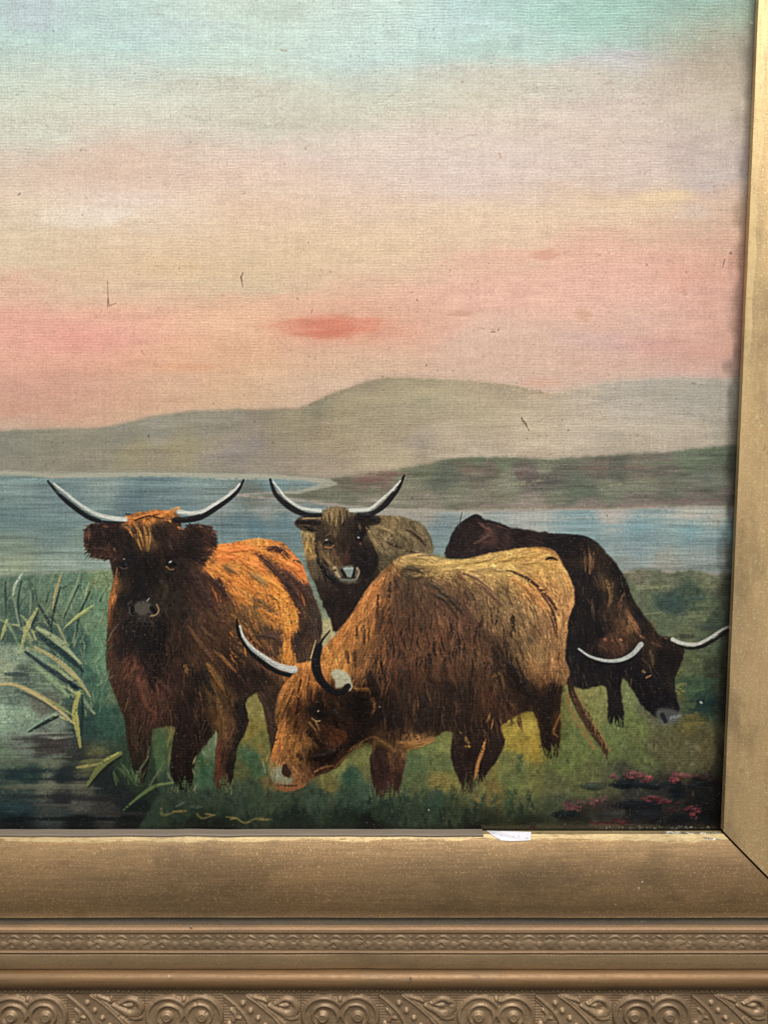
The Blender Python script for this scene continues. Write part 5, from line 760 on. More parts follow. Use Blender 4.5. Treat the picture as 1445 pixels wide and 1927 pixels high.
def gilt(name, base, hi, wear=None, wear_w=.0026, gloss=.42, grain=1.0, metal=.55, dust=0.0, long_wear=None, arris=None):
    # bronze paint over gesso: streaks along the moulding (local x), rubbed grain, pin-prick losses
    m, nt, bs = newmat(name)
    tc = node(nt, 'ShaderNodeTexCoord'); P = tc.outputs['Object']
    sx = node(nt, 'ShaderNodeSeparateXYZ'); nt.links.new(P, sx.inputs[0])
    broad = ramp(nt, tnoise(nt, scaled(nt, P, (9, 60, 60)), 1.0, 3), .28, .72)
    streak = ramp(nt, tnoise(nt, scaled(nt, P, (60, 900, 900)), 1.0, 3), .30, .70)
    c = mixc(nt, math_(nt, 'MULTIPLY_ADD', broad, .55, math_(nt, 'MULTIPLY', streak, .35)), base, hi)
    g1 = tnoise(nt, P, 1500, 3, .7); g2 = tnoise(nt, P, 420, 3, .65)
    c = mixc(nt, math_(nt, 'MULTIPLY', ramp(nt, g1, .52, .70), .75*grain), c, tuple(min(1, x*1.75) for x in hi))
    c = mixc(nt, math_(nt, 'MULTIPLY', ramp(nt, g2, .55, .78), .45*grain), c, tuple(x*.52 for x in base))
    if dust: c = mixc(nt, math_(nt, 'MULTIPLY', ramp(nt, tnoise(nt, scaled(nt, P, (14, 120, 40)), 1.0, 4), .35, .75), dust), c, lin((128, 116, 98)))
    if wear is not None:            # bright leaf rubbed through along the sight edge, ragged
        edge = tnoise(nt, scaled(nt, P, (38, 1, 260)), 1.0, 4, .62)
        lenm = tnoise(nt, scaled(nt, P, (7.5, 0, 0)), 1.0, 1)
        lim = math_(nt, 'MULTIPLY', math_(nt, 'MULTIPLY_ADD', math_(nt, 'SUBTRACT', edge, .5), 2.6, math_(nt, 'MULTIPLY_ADD', lenm, 1.5, -.05)), wear_w)
        if long_wear is not None:
            lf = ramp(nt, sx.outputs[0], long_wear[0], long_wear[1]); lim = math_(nt, 'ADD', math_(nt, 'MULTIPLY', lim, math_(nt, 'MULTIPLY_ADD', lf, long_wear[3]-long_wear[2], long_wear[2])), math_(nt, 'MULTIPLY_ADD', lf, .0011, -.0011))
        d = math_(nt, 'SUBTRACT', lim, math_(nt, 'MULTIPLY', sx.outputs[2], -1.0))
        k = ramp(nt, d, -.00012, .00022)
        k = math_(nt, 'MULTIPLY', k, ramp(nt, tnoise(nt, scaled(nt, P, (300, 300, 1500)), 1.0, 2), .26, .46))
        c = mixc(nt, k, c, wear)
    if arris:                       # the outer arris rubbed pale here and there
        a_n = math_(nt, 'MULTIPLY', math_(nt, 'SUBTRACT', tnoise(nt, scaled(nt, P, (16, 1, 200)), 1.0, 4, .65), .56), .0085)
        a_k = ramp(nt, math_(nt, 'SUBTRACT', a_n, math_(nt, 'ADD', sx.outputs[2], arris)), -.0006, .0003)
        c = mixc(nt, math_(nt, 'MULTIPLY', a_k, .75), c, lin((196, 172, 122)))
    stain = ramp(nt, tnoise(nt, scaled(nt, P, (30, 55, 55)), 1.0, 5, .62), .50, .68)          # grey-brown grime patches
    c = mixc(nt, math_(nt, 'MULTIPLY', stain, .32), c, lin((98, 84, 66)))
    bole = ramp(nt, tnoise(nt, scaled(nt, P, (90, 160, 160)), 1.0, 5, .7), .60, .72)           # red-brown bole where the bronze has gone
    c = mixc(nt, math_(nt, 'MULTIPLY', bole, .30), c, lin((126, 84, 54)))
    scr = ramp(nt, tnoise(nt, scaled(nt, P, (22, 2300, 2300)), 1.0, 2), .66, .74)
    c = mixc(nt, math_(nt, 'MULTIPLY', scr, .35), c, tuple(min(1, x*1.6) for x in hi))
    oi = node(nt, 'ShaderNodeObjectInfo'); tint = node(nt, 'ShaderNodeHueSaturation'); nt.links.new(c, tint.inputs['Color'])
    nt.links.new(math_(nt, 'MULTIPLY_ADD', oi.outputs['Random'], .22, .89), tint.inputs['Value']); c = tint.outputs[0]
    fleck = ramp(nt, tnoise(nt, P, 2600, 1), .80, .86); c = mixc(nt, fleck, c, lin((214, 204, 180)))
    pit = ramp(nt, tnoise(nt, scaled(nt, P, (1, -1, 1)), 620, 1), .79, .84); c = mixc(nt, pit, c, lin((48, 36, 24)))
    nt.links.new(c, bs.inputs['Base Color']); bs.inputs['Metallic'].default_value = metal
    r = math_(nt, 'MULTIPLY_ADD', g2, .30, gloss-.15); nt.links.new(r, bs.inputs['Roughness'])
    b = node(nt, 'ShaderNodeBump'); b.inputs['Strength'].default_value = .35; b.inputs['Distance'].default_value = .00012
    nt.links.new(math_(nt, 'ADD', g1, math_(nt, 'MULTIPLY', streak, .5)), b.inputs['Height']); nt.links.new(b.outputs[0], bs.inputs['Normal'])
    return m
GOLD = lin((162, 131, 95)); GOLDH = lin((198, 161, 114))
m_cush = gilt('worn_bronze_gilding', GOLD, GOLDH, wear=lin((224, 198, 146)), wear_w=.0020, dust=.22, gloss=.38, metal=.66, arris=s_of(1728, .0086)-.0002)
m_cush_lit = gilt('worn_bronze_gilding_lit', lin((204, 170, 124)), lin((230, 194, 140)), wear=lin((222, 194, 142)), wear_w=.0024, dust=.3, long_wear=(.08, .26, .05, 1.0))  # lit copy of the cushion gilding: light on the uprights put into the base colour
m_lip = gilt('dusty_sight_edge', lin((112, 96, 74)), lin((140, 118, 84)), gloss=.55, metal=.3, grain=.5)
m_fillet = gilt('dark_fillet', lin((96, 88, 76)), lin((118, 106, 88)), gloss=.5, metal=.45, grain=.5)
m_red = gilt('reddish_bronze', lin((132, 106, 80)), lin((156, 126, 94)), gloss=.62, metal=.30, grain=.6)
m_flat = gilt('dull_bronze', lin((150, 124, 92)), lin((172, 144, 106)), gloss=.55, metal=.45, grain=.7, dust=.2)
m_torus = gilt('polished_brown_bronze', lin((100, 76, 48)), lin((128, 98, 66)), gloss=.50, metal=.45, grain=.25)
m_orn = gilt('compo_bronze', lin((136, 112, 86)), lin((160, 134, 101)), gloss=.54, metal=.4, grain=.4, dust=.2)

m_spacer, nt, bs = newmat('grey_wood_strip')
tc = node(nt, 'ShaderNodeTexCoord')
nt.links.new(mixc(nt, tnoise(nt, scaled(nt, tc.outputs['Object'], (60, 900, 900)), 1.0, 4), lin((96, 86, 76)), lin((138, 124, 108))), bs.inputs['Base Color']); bs.inputs['Roughness'].default_value = .7
m_paper, nt, bs = newmat('white_paper')
tc = node(nt, 'ShaderNodeTexCoord')
k = ramp(nt, tnoise(nt, scaled(nt, tc.outputs['Object'], (1, 1, 1.6)), 900, 2), .60, .68)
nt.links.new(mixc(nt, math_(nt, 'MULTIPLY', k, .5), lin((226, 224, 230)), lin((120, 116, 122))), bs.inputs['Base Color']); bs.inputs['Roughness'].default_value = .85
m_gesso, nt, bs = newmat('flaking_gesso')
tc = node(nt, 'ShaderNodeTexCoord')
k = ramp(nt, tnoise(nt, scaled(nt, tc.outputs['Object'], (1, 1, 2.5)), 420, 4, .7), .42, .62)
nt.links.new(mixc(nt, k, lin((92, 88, 72)), lin((228, 224, 206))), bs.inputs['Base Color']); bs.inputs['Roughness'].default_value = .7
b = node(nt, 'ShaderNodeBump'); b.inputs['Strength'].default_value = .8; b.inputs['Distance'].default_value = .0006; nt.links.new(k, b.inputs['Height']); nt.links.new(b.outputs[0], bs.inputs['Normal'])
m_dark, nt, bs = newmat('old_dark_wood')
tc = node(nt, 'ShaderNodeTexCoord')
nt.links.new(mixc(nt, tnoise(nt, tc.outputs['Object'], 200), lin((40, 28, 20)), lin((70, 52, 36))), bs.inputs['Base Color']); bs.inputs['Roughness'].default_value = .9

# ---------------------------------------------------------------- frame geometry
LIP = .0040
sA = s_of(1569.5, LIP)
sC = s_of(1728, .0086)                                               # outer arris of the broad cushion
sD0 = sC+.0004; sD = s_of(1742, .0080); sE = s_of(1757, .0092); sF = s_of(1788, .0090); sG = s_of(1793, .0090)
sH = s_of(1827, .0088)
TH_V = math.atan2(.60, .935)                                         # slope of the line of sight at the torus
TR = min(np.linspace(.002, .005, 301), key=lambda r: abs(s_of(1861, .0080+r*math.sin(TH_V))-(sH+r+r*math.cos(TH_V))))
sI = sH+2*TR; sJ = s_of(1871, .0085); sBEAD = s_of(1866.2, .0086); sK = s_of(1984, .0085); sL = sK+.006
BACK = -.016
def arc(s0, h0, s1, h1, bulge, n=8):
    out = []
    for i in range(n+1):
        t = i/n; out.append((s0+(s1-s0)*t, h0+(h1-h0)*t+bulge*4*t*(1-t)))
    return out
PROFILES = [   # name, outline (s outward, h towards the viewer), material
 ('cushion_moulding', [(0, .0006), (0, LIP-.0006), (sA*.5, LIP-.0001)]+arc(sA, LIP, sC-.0012, .0086, .0030, 14)+[(sC-.0004, .0088), (sC, .0080), (sC, BACK), (.006, BACK), (.006, .0006)], 'cush'),
 ('fillet', [(sC+.00005, BACK), (sC+.00005, .0066), (sC+.0008, .0066), (sD-.0002, .0074), (sD-.00005, BACK)], m_fillet),
 ('reddish_band', [(sD, BACK), (sD, .0090), (sD+.0005, .0098), (sE-.0008, .0098), (sE, .0090), (sF, .0086), (sF, BACK)], m_red),
 ('thin_bead', [(sF+.00005, BACK), (sF+.00005, .0090)]+arc(sF+.0001, .0092, sG-.0002, .0092, .0008, 5)+[(sG, .0080), (sG, BACK)], m_red),
 ('flat_band', [(sG+.00005, BACK), (sG+.00005, .0080), (sG+.0006, .0090)]+arc(sG+.001, .0092, sH-.0006, .0084, .0003, 6)+[(sH, .0074), (sH, BACK)], m_flat),
 ('torus_moulding', [(sH+.00005, BACK), (sH+.00005, .0080)]+[(sH+TR*(1-math.cos(math.pi*t/16)), .0080+TR*math.sin(math.pi*t/16)) for t in range(1, 16)]+[(sI-.00005, .0072), (sI-.00005, BACK)], m_torus),
 ('carved_ground', [(sI, BACK), (sI, .0080), (sJ, .0080), (sJ+.0002, .0076), (sK, .0076), (sK+.0002, .0090), (sL-.001, .0090), (sL, .0080), (sL, BACK)], m_orn)]

frame = empty('picture_frame', (0, 0, 0))
frame['label'] = 'worn gilt picture frame with embossed scroll border around the cattle painting'; frame['category'] = 'picture frame'
fr_rng = np.random.default_rng(5)
def rail(L, place, cush, seg, gap0=0.0, gap1=0.0):
    """one side of the frame; local x runs along the sight edge (0..L), -z is outward, -y is towards the viewer"""
    body = None
    for name, prof, mat in PROFILES:
        n = len(prof); verts = []; faces = []
        wav = np.convolve(fr_rng.standard_normal(seg+9), np.ones(9)/9, 'valid')*.00016
        for j in range(seg+1):
            t = j/seg
            for i, (s, h) in enumerate(prof):
                x0 = -s+gap0; x1 = L+s-gap1
                w = wav[j] if (0 < i < n-1 and h > .003) else 0
                verts.append((x0+(x1-x0)*t, -(h+w*.6), -(s+w*.5)))
        for j in range(seg):
            for i in range(n):
                a = j*n+i; b = j*n+(i+1) % n
                faces.append((a, b, b+n, a+n))
        faces.append(tuple(range(n-1, -1, -1))); faces.append(tuple(seg*n+i for i in range(n)))
        me = pymesh(name, verts, faces)
        if name in ('torus_moulding', 'cushion_moulding', 'thin_bead'):
            me.polygons.foreach_set('use_smooth', [len(p.vertices) == 4 for p in me.polygons]); me.set_sharp_from_angle(angle=math.radians(32))
        bm = bmesh.new(); bm.from_mesh(me); bmesh.ops.recalc_face_normals(bm, faces=bm.faces); bm.to_mesh(me); bm.free()
        if body is None:
            body = link('rail', me, frame, [cush]); body.matrix_local = place
        else: link(name, me, body, [mat])
    return body
R = Matrix.Rotation
bottom = rail(LX, Matrix.Translation((XL, 0, ZB)), m_cush, 160, 0, 0)
right = rail(LZ, Matrix.Translation((XR, 0, ZB)) @ R(-math.pi/2, 4, 'Y'), m_cush_lit, 120, .0011, 0)
top = rail(LX, Matrix.Translation((XR, 0, ZT)) @ R(math.pi, 4, 'Y'), m_cush, 60)
left = rail(LZ, Matrix.Translation((XL, 0, ZT)) @ R(math.pi/2, 4, 'Y'), m_cush_lit, 60)
bottom['label'] = 'bottom rail with rubbed bright sight edge'; right['label'] = 'right upright rail with flaked pale gold edge'

# ---- pressed ornament: height fields, one mesh per kind, repeated as pieces of their rail
UNIT = (on_plane(1000, 1890, .009)[0]-on_plane(900, 1890, .009)[0])/100     # metres per photo pixel at the carved band
UNIT1 = (on_plane(1000, 1772, .009)[0]-on_plane(900, 1772, .009)[0])/100
def hstroke(H, X, W, pts, r0, r1, top, base=0.0):
    p = spline(pts, False, 6) if len(pts) > 2 else np.array(pts, float); n = len(p)-1
    for i in range(n):
        a = p[i]; d = p[i+1]-p[i]; L = d@d+1e-9
        t = np.clip(((X-a[0])*d[0]+(W-a[1])*d[1])/L, 0, 1); r = r0+(r1-r0)*(i+t)/n
        q = ((X-a[0]-t*d[0])**2+(W-a[1]-t*d[1])**2)/(r*r)
        H[:] = np.maximum(H, np.where(q < 1, base+top*np.sqrt(np.maximum(0, 1-q)), 0))
def ring(H, X, W, cx, cy, r, w, top):
    d = np.abs(np.hypot(X-cx, W-cy)-r)/w; H[:] = np.maximum(H, np.where(d < 1, top*np.sqrt(np.maximum(0, 1-d*d)), 0))
def ball(H, X, W, cx, cy, r, top, base=0):
    d = np.hypot(X-cx, W-cy)/r; H[:] = np.maximum(H, np.where(d < 1, base+top*np.sqrt(np.maximum(0, 1-d*d)), 0))
def height_mesh(name, H, X, W, unit, z0, y0):
    nh, nw = H.shape
    v = np.stack([X*unit, -(y0+H*unit), -(z0+W*unit)], -1).reshape(-1, 3)
    idx = np.arange(nh*nw).reshape(nh, nw)
    f = np.stack([idx[:-1, :-1], idx[1:, :-1], idx[1:, 1:], idx[:-1, 1:]], -1).reshape(-1, 4)
    return pymesh(name, v, f.tolist(), True)
BW = 112
def ribs(W): return .9*np.maximum(0, np.sin(W*2*math.pi/5.6))
def scroll_field():
    X, W = np.meshgrid(np.arange(-74, 74.1, 1.1), np.arange(0, BW, 1.1))
    H = ribs(W)
    env = np.minimum(np.hypot(X+31, W-43), np.hypot(X-31, W-43))
    H = np.where(env < 41, 2.2+1.0*np.clip((41-env)/8, 0, 1), H)
    d = np.abs(env-38)/4.2; H = np.maximum(H, np.where(d < 1, 2.4+3.6*np.sqrt(np.maximum(0, 1-d*d)), 0))
    for sgn in (-1, 1):
        cx = 31*sgn
        dd = np.hypot(X-cx, W-43); H = np.where(dd < 25, 1.2+.5*(dd/25), H)
        a = np.linspace(-.3, 4.9, 30)                                      # spiral crest round each eye
        pts = [(cx+sgn*-1*(27-1.6*t)*math.cos(t+2.6)*-1, 43-(27-1.6*t)*math.sin(t+2.6)*-1) for t in a]
        hstroke(H, X, W, pts[::3], 3.8, 2.4, 4.6, 1.8)
        ball(H, X, W, cx+2*sgn, 45, 12.5, 4.4, 1.4); ring(H, X, W, cx+2*sgn, 45, 7, 2.2, 6.6)
    dm = np.abs(X)/9+np.abs(W-56)/12; H = np.where(dm < 1, .4, H)
    ball(H, X, W, 0, 9, 5.5, 4.2, 2.0); ball(H, X, W, 0, 78, 10, 4.5, 1.5)
    for sgn in (-1, 1): hstroke(H, X, W, [(10*sgn, 92), (30*sgn, 96), (58*sgn, 88)], 6, 3, 4)
    for x0, x1 in ((-70, -46), (46, 70)): pass
    H[:, 0] = H[:, -1] = np.minimum(H[:, 0], 1)
    return H, X, W
def leaf_field():
    X, W = np.meshgrid(np.arange(0, 146.1, 1.1), np.arange(0, BW, 1.1))
    H = ribs(W)
    o = -74
    band = ((X-(o+64+ (W-4)*1.06) > 0) & (X-(o+122+(W-4)*1.1) < 0)); H = np.where(band, 1.4, H)
    hstroke(H, X, W, [(o+60+14, 2), (o+92, 18), (o+112, 40), (o+126, 70), (o+140, 104)], 2.6, 3.4, 4.2)
    hstroke(H, X, W, [(o+118, 3), (o+136, 16), (o+156, 34), (o+176, 56), (o+200, 92)], 2.4, 4.0, 4.4)
    hstroke(H, X, W, [(o+125, 3), (o+144, 17), (o+164, 36), (o+186, 58), (o+208, 88)], 2.0, 3.0, 3.4)
    for bx, by, r in ((111, 17, 5.4), (125, 32, 5.4), (139, 47, 5.2), (152, 63, 5), (164, 80, 4.6)): ball(H, X, W, o+bx, by, r, 5.2, 1.0)
    hstroke(H, X, W, [(o+132, 5), (o+148, 10), (o+158, 14), (o+157, 6)], 4.2, 2.4, 4.2)         # small curled leaf
    hstroke(H, X, W, [(o+160, 22), (o+176, 32), (o+192, 40), (o+206, 38)], 4, 8.5, 5.0)           # body of the acanthus
    hstroke(H, X, W, [(o+206, 38), (o+212, 26), (o+204, 13), (o+190, 9), (o+180, 14), (o+172, 18)], 8, 2.4, 5.4)
    hstroke(H, X, W, [(o+170, 17), (o+184, 22), (o+194, 22)], 2, 4.6, 4.2)
    hstroke(H, X, W, [(o+190, 44), (o+200, 48), (o+210, 46)], 4, 6, 4.6)
    hstroke(H, X, W, [(o+88, 30), (o+96, 40), (o+92, 52)], 3, 5.5, 4.2); hstroke(H, X, W, [(o+96, 44), (o+106, 48)], 4, 2, 4)
    hstroke(H, X, W, [(o+84, 60), (o+98, 74), (o+112, 96)], 7, 4, 4.4); hstroke(H, X, W, [(o+78, 84), (o+92, 98)], 7, 4, 4)
    return H, X, W
orn_rng = np.random.default_rng(21)
def aged(H, k, q=1.0):
    """worn copies of a pressed piece: unevenly rubbed, sunk and chipped"""
    def nz(sc): return resize(orn_rng.standard_normal((max(3, int(H.shape[0]/sc)), max(3, int(H.shape[1]/sc)))).astype(np.float32), *H.shape)
    H = H*(1+.14*nz(30))+q*(.26*nz(9)*(H > .6)+.10*nz(3))
    for _ in range(3):
        cy, cx = orn_rng.integers(5, H.shape[0]-5), orn_rng.integers(6, H.shape[1]-6); yy, xx = np.mgrid[:H.shape[0], :H.shape[1]]
        d = np.hypot((xx-cx)*orn_rng.uniform(.6, 1.4), yy-cy)+1.6*nz(4); H = np.where(d < orn_rng.uniform(2, 4.5), H*.35, H)
    return np.maximum(H.astype(np.float32)*.85+.15*blur(H.astype(np.float32), 1), 0)
Hs, Xs, Ws = scroll_field(); Hl, Xl, Wl = leaf_field()
ME_S = [height_mesh('scroll_ornament', 1.18*aged(Hs, k), Xs, Ws, UNIT, sJ+.0003, .0078) for k in range(4)]
ME_L = [height_mesh('leaf_ornament', 1.18*aged(Hl, k), Xl, Wl, UNIT, sJ+.0003, .0078) for k in range(4)]
for m_ in ME_S+ME_L: m_.materials.append(m_orn)
def arch_field():
    X, W = np.meshgrid(np.arange(0, 40.6, .9), np.arange(0, 32, .9))
    H = np.zeros_like(X)+.3
    hstroke(H, X, W, [(11, 9), (15, 5.5), (20, 4.6), (25, 5.5), (29, 9)], 1.6, 1.6, 2.2)
    hstroke(H, X, W, [(14, 9.5), (20, 8), (26, 9.5)], 1.2, 1.2, .9)
    ball(H, X, W, .2, 6, 2.6, 1.8); ball(H, X, W, 40.3, 6, 2.6, 1.8)
    for bx, by, r in ((20, 21, 9.5), (12, 19, 6), (28, 19, 6), (15, 25, 5.5), (25, 25, 5.5)): ball(H, X, W, bx, by, r, r*.26)
    for bx in (.2, 40.3):
        ball(H, X, W, bx, 22, 5.2, 2.6); ring(H, X, W, bx, 22, 5.4, 1.3, 1.7)
    H += .25*np.sin(X*1.3)*np.sin(W*1.1)*(H > .5)
    return 1.2*(.5*H+.5*blur(H.astype(np.float32), 1)), X, W
Ha, Xa, Wa = arch_field()
ME_A = [height_mesh('arch_ornament', aged(Ha, k, .35), Xa, Wa, UNIT1, sE+.0001, .0091) for k in range(6)]
for m_ in ME_A: m_.materials.append(m_orn)

def dress(body, L, s_in, x_first, n_lo, n_hi, phase1):
    """repeat the pressed pieces along a rail; cut where they would pass the mitre"""
    for k in range(n_lo, n_hi):
        cx = x_first+k*294*UNIT
        for me, half0, half1 in ((ME_S[k % 4], -74*UNIT, 74*UNIT), (ME_L[(k*3+1) % 4], 74*UNIT, 220*UNIT)):
            if cx+half0 < -sJ*.6 or cx+half1 > L+sK*.72: continue
            o = link('scroll_ornament' if me in ME_S else 'leaf_ornament', me, body); o.location = (cx if me in ME_S else cx+74*UNIT, 0, 0)
    k = math.ceil((-sE*.8-phase1)/(40.3*UNIT1))
    while phase1+(k+1)*40.3*UNIT1 < L+sE*.9:
        o = link('arch_ornament', ME_A[int(orn_rng.integers(6))], body); o.location = (phase1+k*40.3*UNIT1, 0, 0); k += 1
    # row of tiny beads: too small to pick apart, one part
    bv = []; bf = []; step = 9.7*UNIT; r = 3.4*UNIT; x = -sI*.98; q = 0
    zc = -sBEAD
    while x < L+sI*.98:
        rr = r*fr_rng.uniform(.75, 1.1); base = len(bv); yb = -.0080
        for ring_, (cz, cr) in enumerate(((0, 1), (.55, .83), (.9, .42))):
            for a in range(7): bv.append((x+rr*cr*math.cos(a*math.tau/7), yb-rr*cz, zc+rr*cr*math.sin(a*math.tau/7)))
        bv.append((x, yb-rr, zc))
        for g in range(2):
            for a in range(7): bf.append((base+g*7+a, base+g*7+(a+1) % 7, base+g*7+7+(a+1) % 7, base+g*7+7+a))
        for a in range(7): bf.append((base+14+a, base+14+(a+1) % 7, base+21))
        x += step*fr_rng.uniform(.97, 1.03)
    me = pymesh('bead_row', bv, bf, True); o = link('bead_row', me, body, [m_orn]); o['kind'] = 'stuff'
xf = on_plane(346, 1890, .009)[0]-XL; ph = on_plane(27.5, 1772, .009)[0]-XL-20*UNIT1
dress(bottom, LX, 0, xf, -8, 8, ph)
dress(right, LZ, 0, .03, -2, 12, 0); dress(top, LX, 0, .03, -2, 14, 0); dress(left, LZ, 0, .03, -2, 12, 0)

# ---- grey spacer strip lying in the rebate along the foot, stopping short of the corner
def bar(name, x0, x1, prof, mat, parent, seg=40, amp=.00008, rough_end=0):
    n = len(prof); verts = []; faces = []
    for j in range(seg+1):
        w = fr_rng.normal(0, amp)
        for i, (s, h) in enumerate(prof): verts.append((x0+(x1-x0)*j/seg+(rough_end*(i % 2) if j == seg else 0), -(h+w*(h > .003)), -(s+w*.7)))
    for j in range(seg):
        for i in range(n): a = j*n+i; b = j*n+(i+1) % n; faces.append((a, b, b+n, a+n))
    faces.append(tuple(range(n-1, -1, -1))); faces.append(tuple(seg*n+i for i in range(n)))
    return link(name, pymesh(name, verts, faces), parent, [mat])
xe = on_plane(909, 1566, .004)[0]-XL
bar('spacer_strip', .0005, xe, [(-.0007, .0006), (-.0007, .0046), (-.0004, .0049), (.0001, .0048), (.0003, .0046), (-.0001, .0006)], m_spacer, bottom)

# ---- flaked corner: gesso and wood showing where the gilding has broken off the sight edge
def flake(name, pts_px, h_of, mat, parent, thick=.00035, jag=.25):
    """thin ragged chip lying on the moulding; outline from photo pixels carried to the moulding's surface"""
    top_ = []
    for (u, v) in pts_px:
        h = h_of(v); x, z = on_plane(u, v, h); top_.append((x, -(h+thick), z))
    n = len(top_); c = np.mean(top_, axis=0)
    verts = [(a-XL, b, cz-ZB) for a, b, cz in top_]+[(a-XL, b+thick*3, cz-ZB) for a, b, cz in top_]+[(c[0]-XL, c[1]-thick*.6, c[2]-ZB)]
    faces = [(i, (i+1) % n, 2*n) for i in range(n)]+[((i+1) % n, i, i+n, (i+1) % n+n) for i in range(n)]
    return link(name, pymesh(name, verts, faces), parent, [mat])
prof_c = PROFILES[0][1]
def surf_h(v):                     # height of the cushion under photo row v (bottom rail)
    best = LIP
    ss = np.linspace(0, sC, 200); pts = np.array([p for p in prof_c if p[1] > .003]); o = np.argsort(pts[:, 0], kind='stable')
    hh = np.interp(ss, pts[o, 0], pts[o, 1])
    vs_ = np.array([to_pixel_h(s, h) for s, h in zip(ss, hh)])
    return float(np.interp(v, vs_, hh))
def to_pixel_h(s, h):
    dz = ZB-s-ZC; d = DIST-h
    return IH/2-FPX*(d*SP+dz*CP)/(d*CP-dz*SP)
jr = np.random.default_rng(8)
up_ = [(1246+i*7.2, 1567+jr.normal(0, .8)) for i in range(16)]
lo_ = [(1364, 1577), (1352, 1579), (1340, 1580.5), (1328, 1579), (1314, 1576.5), (1300, 1575), (1286, 1574), (1276, 1572), (1266, 1573), (1254, 1571)]
flake('gesso_chip', up_+[(u, v+jr.normal(0, .7)) for u, v in lo_], surf_h, m_gesso, bottom, .00025)
for (u0, v0, w, hgt) in [(80, 1797, 3, 8), (86, 1807, 6, 3), (698, 1724, 2.4, 6), (318, 1837.5, 5, 2.4), (1210, 1734, 12, 2.6), (1201, 1671, 4, 4), (1221, 1667, 4, 4), (1158, 1702, 3, 3), (1208, 1660, 3, 3), (772, 1843, 4, 8), (360, 1745, 5, 3), (1445, 1730, 2, 2)]:
    h = {True: .0098, False: .0112}[v0 < 1760]; h = surf_h(v0) if v0 < 1726 else (.0071 if v0 < 1741 else (.0098 if v0 < 1756 else (.0093 if v0 < 1828 else .0130)))
    pts = [(u0+w*.5*math.cos(a)*jr.uniform(.7, 1.2), v0+hgt*.5*math.sin(a)*jr.uniform(.7, 1.2)) for a in np.linspace(0, math.tau, 8)[:-1]]
    flake('paint_chip', pts, lambda v, h=h: h, m_gesso, bottom, .00012)

# ---------------------------------------------------------------- torn paper scrap caught on the sight edge
pp = [(916, 1563.5), (940, 1564.5), (970, 1565), (999, 1566), (998, 1581), (985, 1582), (960, 1582.5), (944, 1581.5), (932, 1577), (924, 1570)]
pv = []
for (u, v) in pp:
    h = max(surf_h(v), LIP)+.0003; x, z = on_plane(u, v, h); pv.append((x, -h, z))
cx, cz = on_plane(958, 1574, .0046); org = np.array((cx, -.0046, cz)); n = len(pv)
verts = [tuple(np.array(p)-org) for p in pv]+[tuple(np.array(p)-org+np.array((0, .00018, 0))) for p in pv]
scrap = link('paper_scrap', pymesh('paper_scrap', verts, [tuple(range(n-1, -1, -1)), tuple(range(n, 2*n))]+[(i, (i+1) % n, (i+1) % n+n, i+n) for i in range(n)]), None, [m_paper]); scrap.location = org
scrap['label'] = 'torn white paper scrap stuck on the bottom sight edge of the gilt frame'; scrap['category'] = 'paper scrap'

# ---------------------------------------------------------------- the painting
painting = empty('oil_painting', ((XL+XR)/2, 0, ZB))
painting['label'] = 'old oil painting of four shaggy highland cattle by a lake at sunset'; painting['category'] = 'painting'
ox, oz = (XL+XR)/2, ZB
# stretched canvas behind the paint
def boxm(x0, x1, y0, y1, z0, z1):
    v = [(x, y, z) for x in (x0, x1) for y in (y0, y1) for z in (z0, z1)]
    return v, [(0, 1, 3, 2), (4, 6, 7, 5), (0, 4, 5, 1), (2, 3, 7, 6), (0, 2, 6, 4), (1, 5, 7, 3)]
v, f = boxm(XL-.005-ox, XR+.005-ox, .0011, .0155, -.005, ZT+.005-oz)
link('canvas', pymesh('canvas', v, f), painting, [m_linen])
# paint sheet: regular grid on the canvas plane, fine where the camera is, coarser beyond the photograph
fine = .00029
xa = np.concatenate([np.arange(XL-.004, on_plane(-14, 0)[0]-.012, .0022), np.arange(on_plane(-14, 0)[0]-.012, XR+.004, fine)])
za = np.concatenate([np.arange(ZB-.004, on_plane(700, -12)[1], fine), np.arange(on_plane(700, -12)[1], ZT+.004, .0022)])
GX, GZ = np.meshgrid(xa, za); nz, nx = GX.shape
U, V = to_pixel(GX, GZ)
def sample(a, u, v):
    u = np.clip(u, 0, PW-1.001); v = np.clip(v, 0, PH-1.001)
    u0 = u.astype(int); v0 = v.astype(int); fu = (u-u0); fv = (v-v0)
    if a.ndim == 3: fu = fu[..., None]; fv = fv[..., None]
    return a[v0, u0]*(1-fu)*(1-fv)+a[v0, u0+1]*fu*(1-fv)+a[v0+1, u0]*(1-fu)*fv+a[v0+1, u0+1]*fu*fv
# beyond the photographed part the picture goes on as its margins imply, without cattle
tri = np.abs(((-U+80) % 160)-80)
Uc = np.where(U < 0, tri, U); Vc = np.where(V < 0, -V*.6, V)
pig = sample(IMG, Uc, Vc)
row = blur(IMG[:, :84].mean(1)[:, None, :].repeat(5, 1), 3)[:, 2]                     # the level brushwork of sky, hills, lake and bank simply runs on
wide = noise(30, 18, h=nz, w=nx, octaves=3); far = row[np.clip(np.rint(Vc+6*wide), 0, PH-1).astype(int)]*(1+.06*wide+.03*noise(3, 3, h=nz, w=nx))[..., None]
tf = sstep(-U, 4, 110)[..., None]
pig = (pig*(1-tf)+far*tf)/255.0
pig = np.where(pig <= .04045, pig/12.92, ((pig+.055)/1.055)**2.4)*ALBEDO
hgt = sample(HGT, Uc, Vc)
ids = IDS[np.clip(np.rint(Vc), 0, PH-1).astype(int), np.clip(np.rint(np.where(U < 0, np.minimum(-U, 60), U)), 0, PW-1).astype(int)]
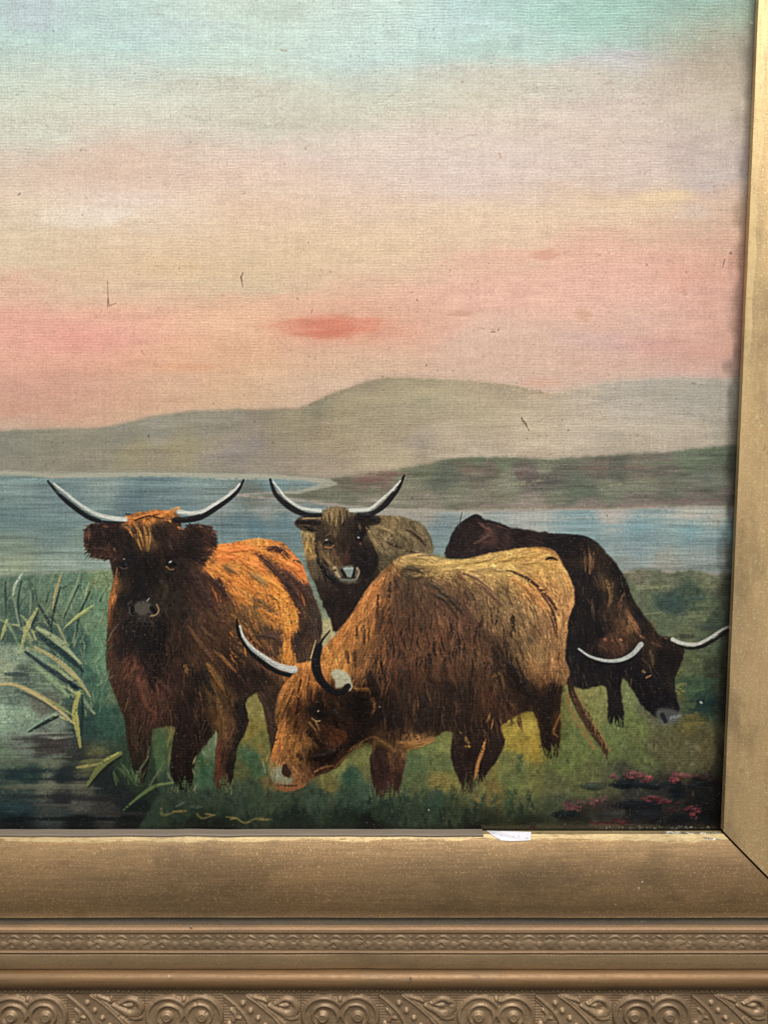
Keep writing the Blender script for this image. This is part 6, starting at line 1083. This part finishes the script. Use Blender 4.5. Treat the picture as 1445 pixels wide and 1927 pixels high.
co = np.stack([GX-ox, -.00017*hgt, GZ-oz], -1).astype(np.float32).reshape(-1, 3)
pc = np.concatenate([pig, np.ones(pig.shape[:2]+(1,))], -1).astype(np.float32).reshape(-1, 4)
vid = np.arange(nx*nz).reshape(nz, nx)
quads = np.stack([vid[:-1, :-1], vid[:-1, 1:], vid[1:, 1:], vid[1:, :-1]], -1).reshape(-1, 4)
fid = ids[:-1, :-1].reshape(-1)
def sheet(name, ident, parent):
    q = quads[fid == ident]
    if not len(q): return None
    used, inv = np.unique(q, return_inverse=True); inv = inv.reshape(-1, 4).astype(np.int32)
    me = bpy.data.meshes.new(name)
    me.vertices.add(len(used)); me.vertices.foreach_set('co', co[used].ravel())
    me.loops.add(inv.size); me.loops.foreach_set('vertex_index', inv.ravel())
    me.polygons.add(len(inv)); me.polygons.foreach_set('loop_start', np.arange(0, inv.size, 4, dtype=np.int32))
    me.polygons.foreach_set('use_smooth', np.ones(len(inv), bool))
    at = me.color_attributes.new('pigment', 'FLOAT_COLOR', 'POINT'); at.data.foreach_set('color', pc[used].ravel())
    me.update(calc_edges=True)
    return link(name, me, parent, [m_paint])
PARTS = [('painted_sky', 'sky', 'pale blue to salmon pink painted sunset sky', ()), ('painted_hills', 'hills', 'grey-green painted hills on the far shore', ()),
         ('painted_headland', 'headland', 'green and mauve painted headland', ()), ('painted_lake', 'lake', 'grey-blue painted lake', ()),
         ('painted_reed_bank', 'reeds', 'dark green painted reed bank and pool', ()), ('painted_meadow', 'meadow', 'green painted meadow', ()),
         ('painted_heather', 'heather', 'pink painted heather tufts', ()),
         ('painted_cow', 'cowA', 'painted dark-faced red-brown cow with orange back', ('hornA1', 'hornA2')), ('painted_cow', 'cowB', 'painted dun cow looking out from behind', ('hornB1', 'hornB2')),
         ('painted_cow', 'cowC', 'painted brown cow with golden back, grazing in front', ('hornC1', 'hornC2')), ('painted_cow', 'cowD', 'painted near-black cow grazing behind', ('hornD1', 'hornD2'))]
for name, key, lab, horns in PARTS:
    o = sheet(name, ID[key], painting)
    if o is None: continue
    o['label'] = lab
    for hk in horns: sheet('painted_horn', ID[hk], o)
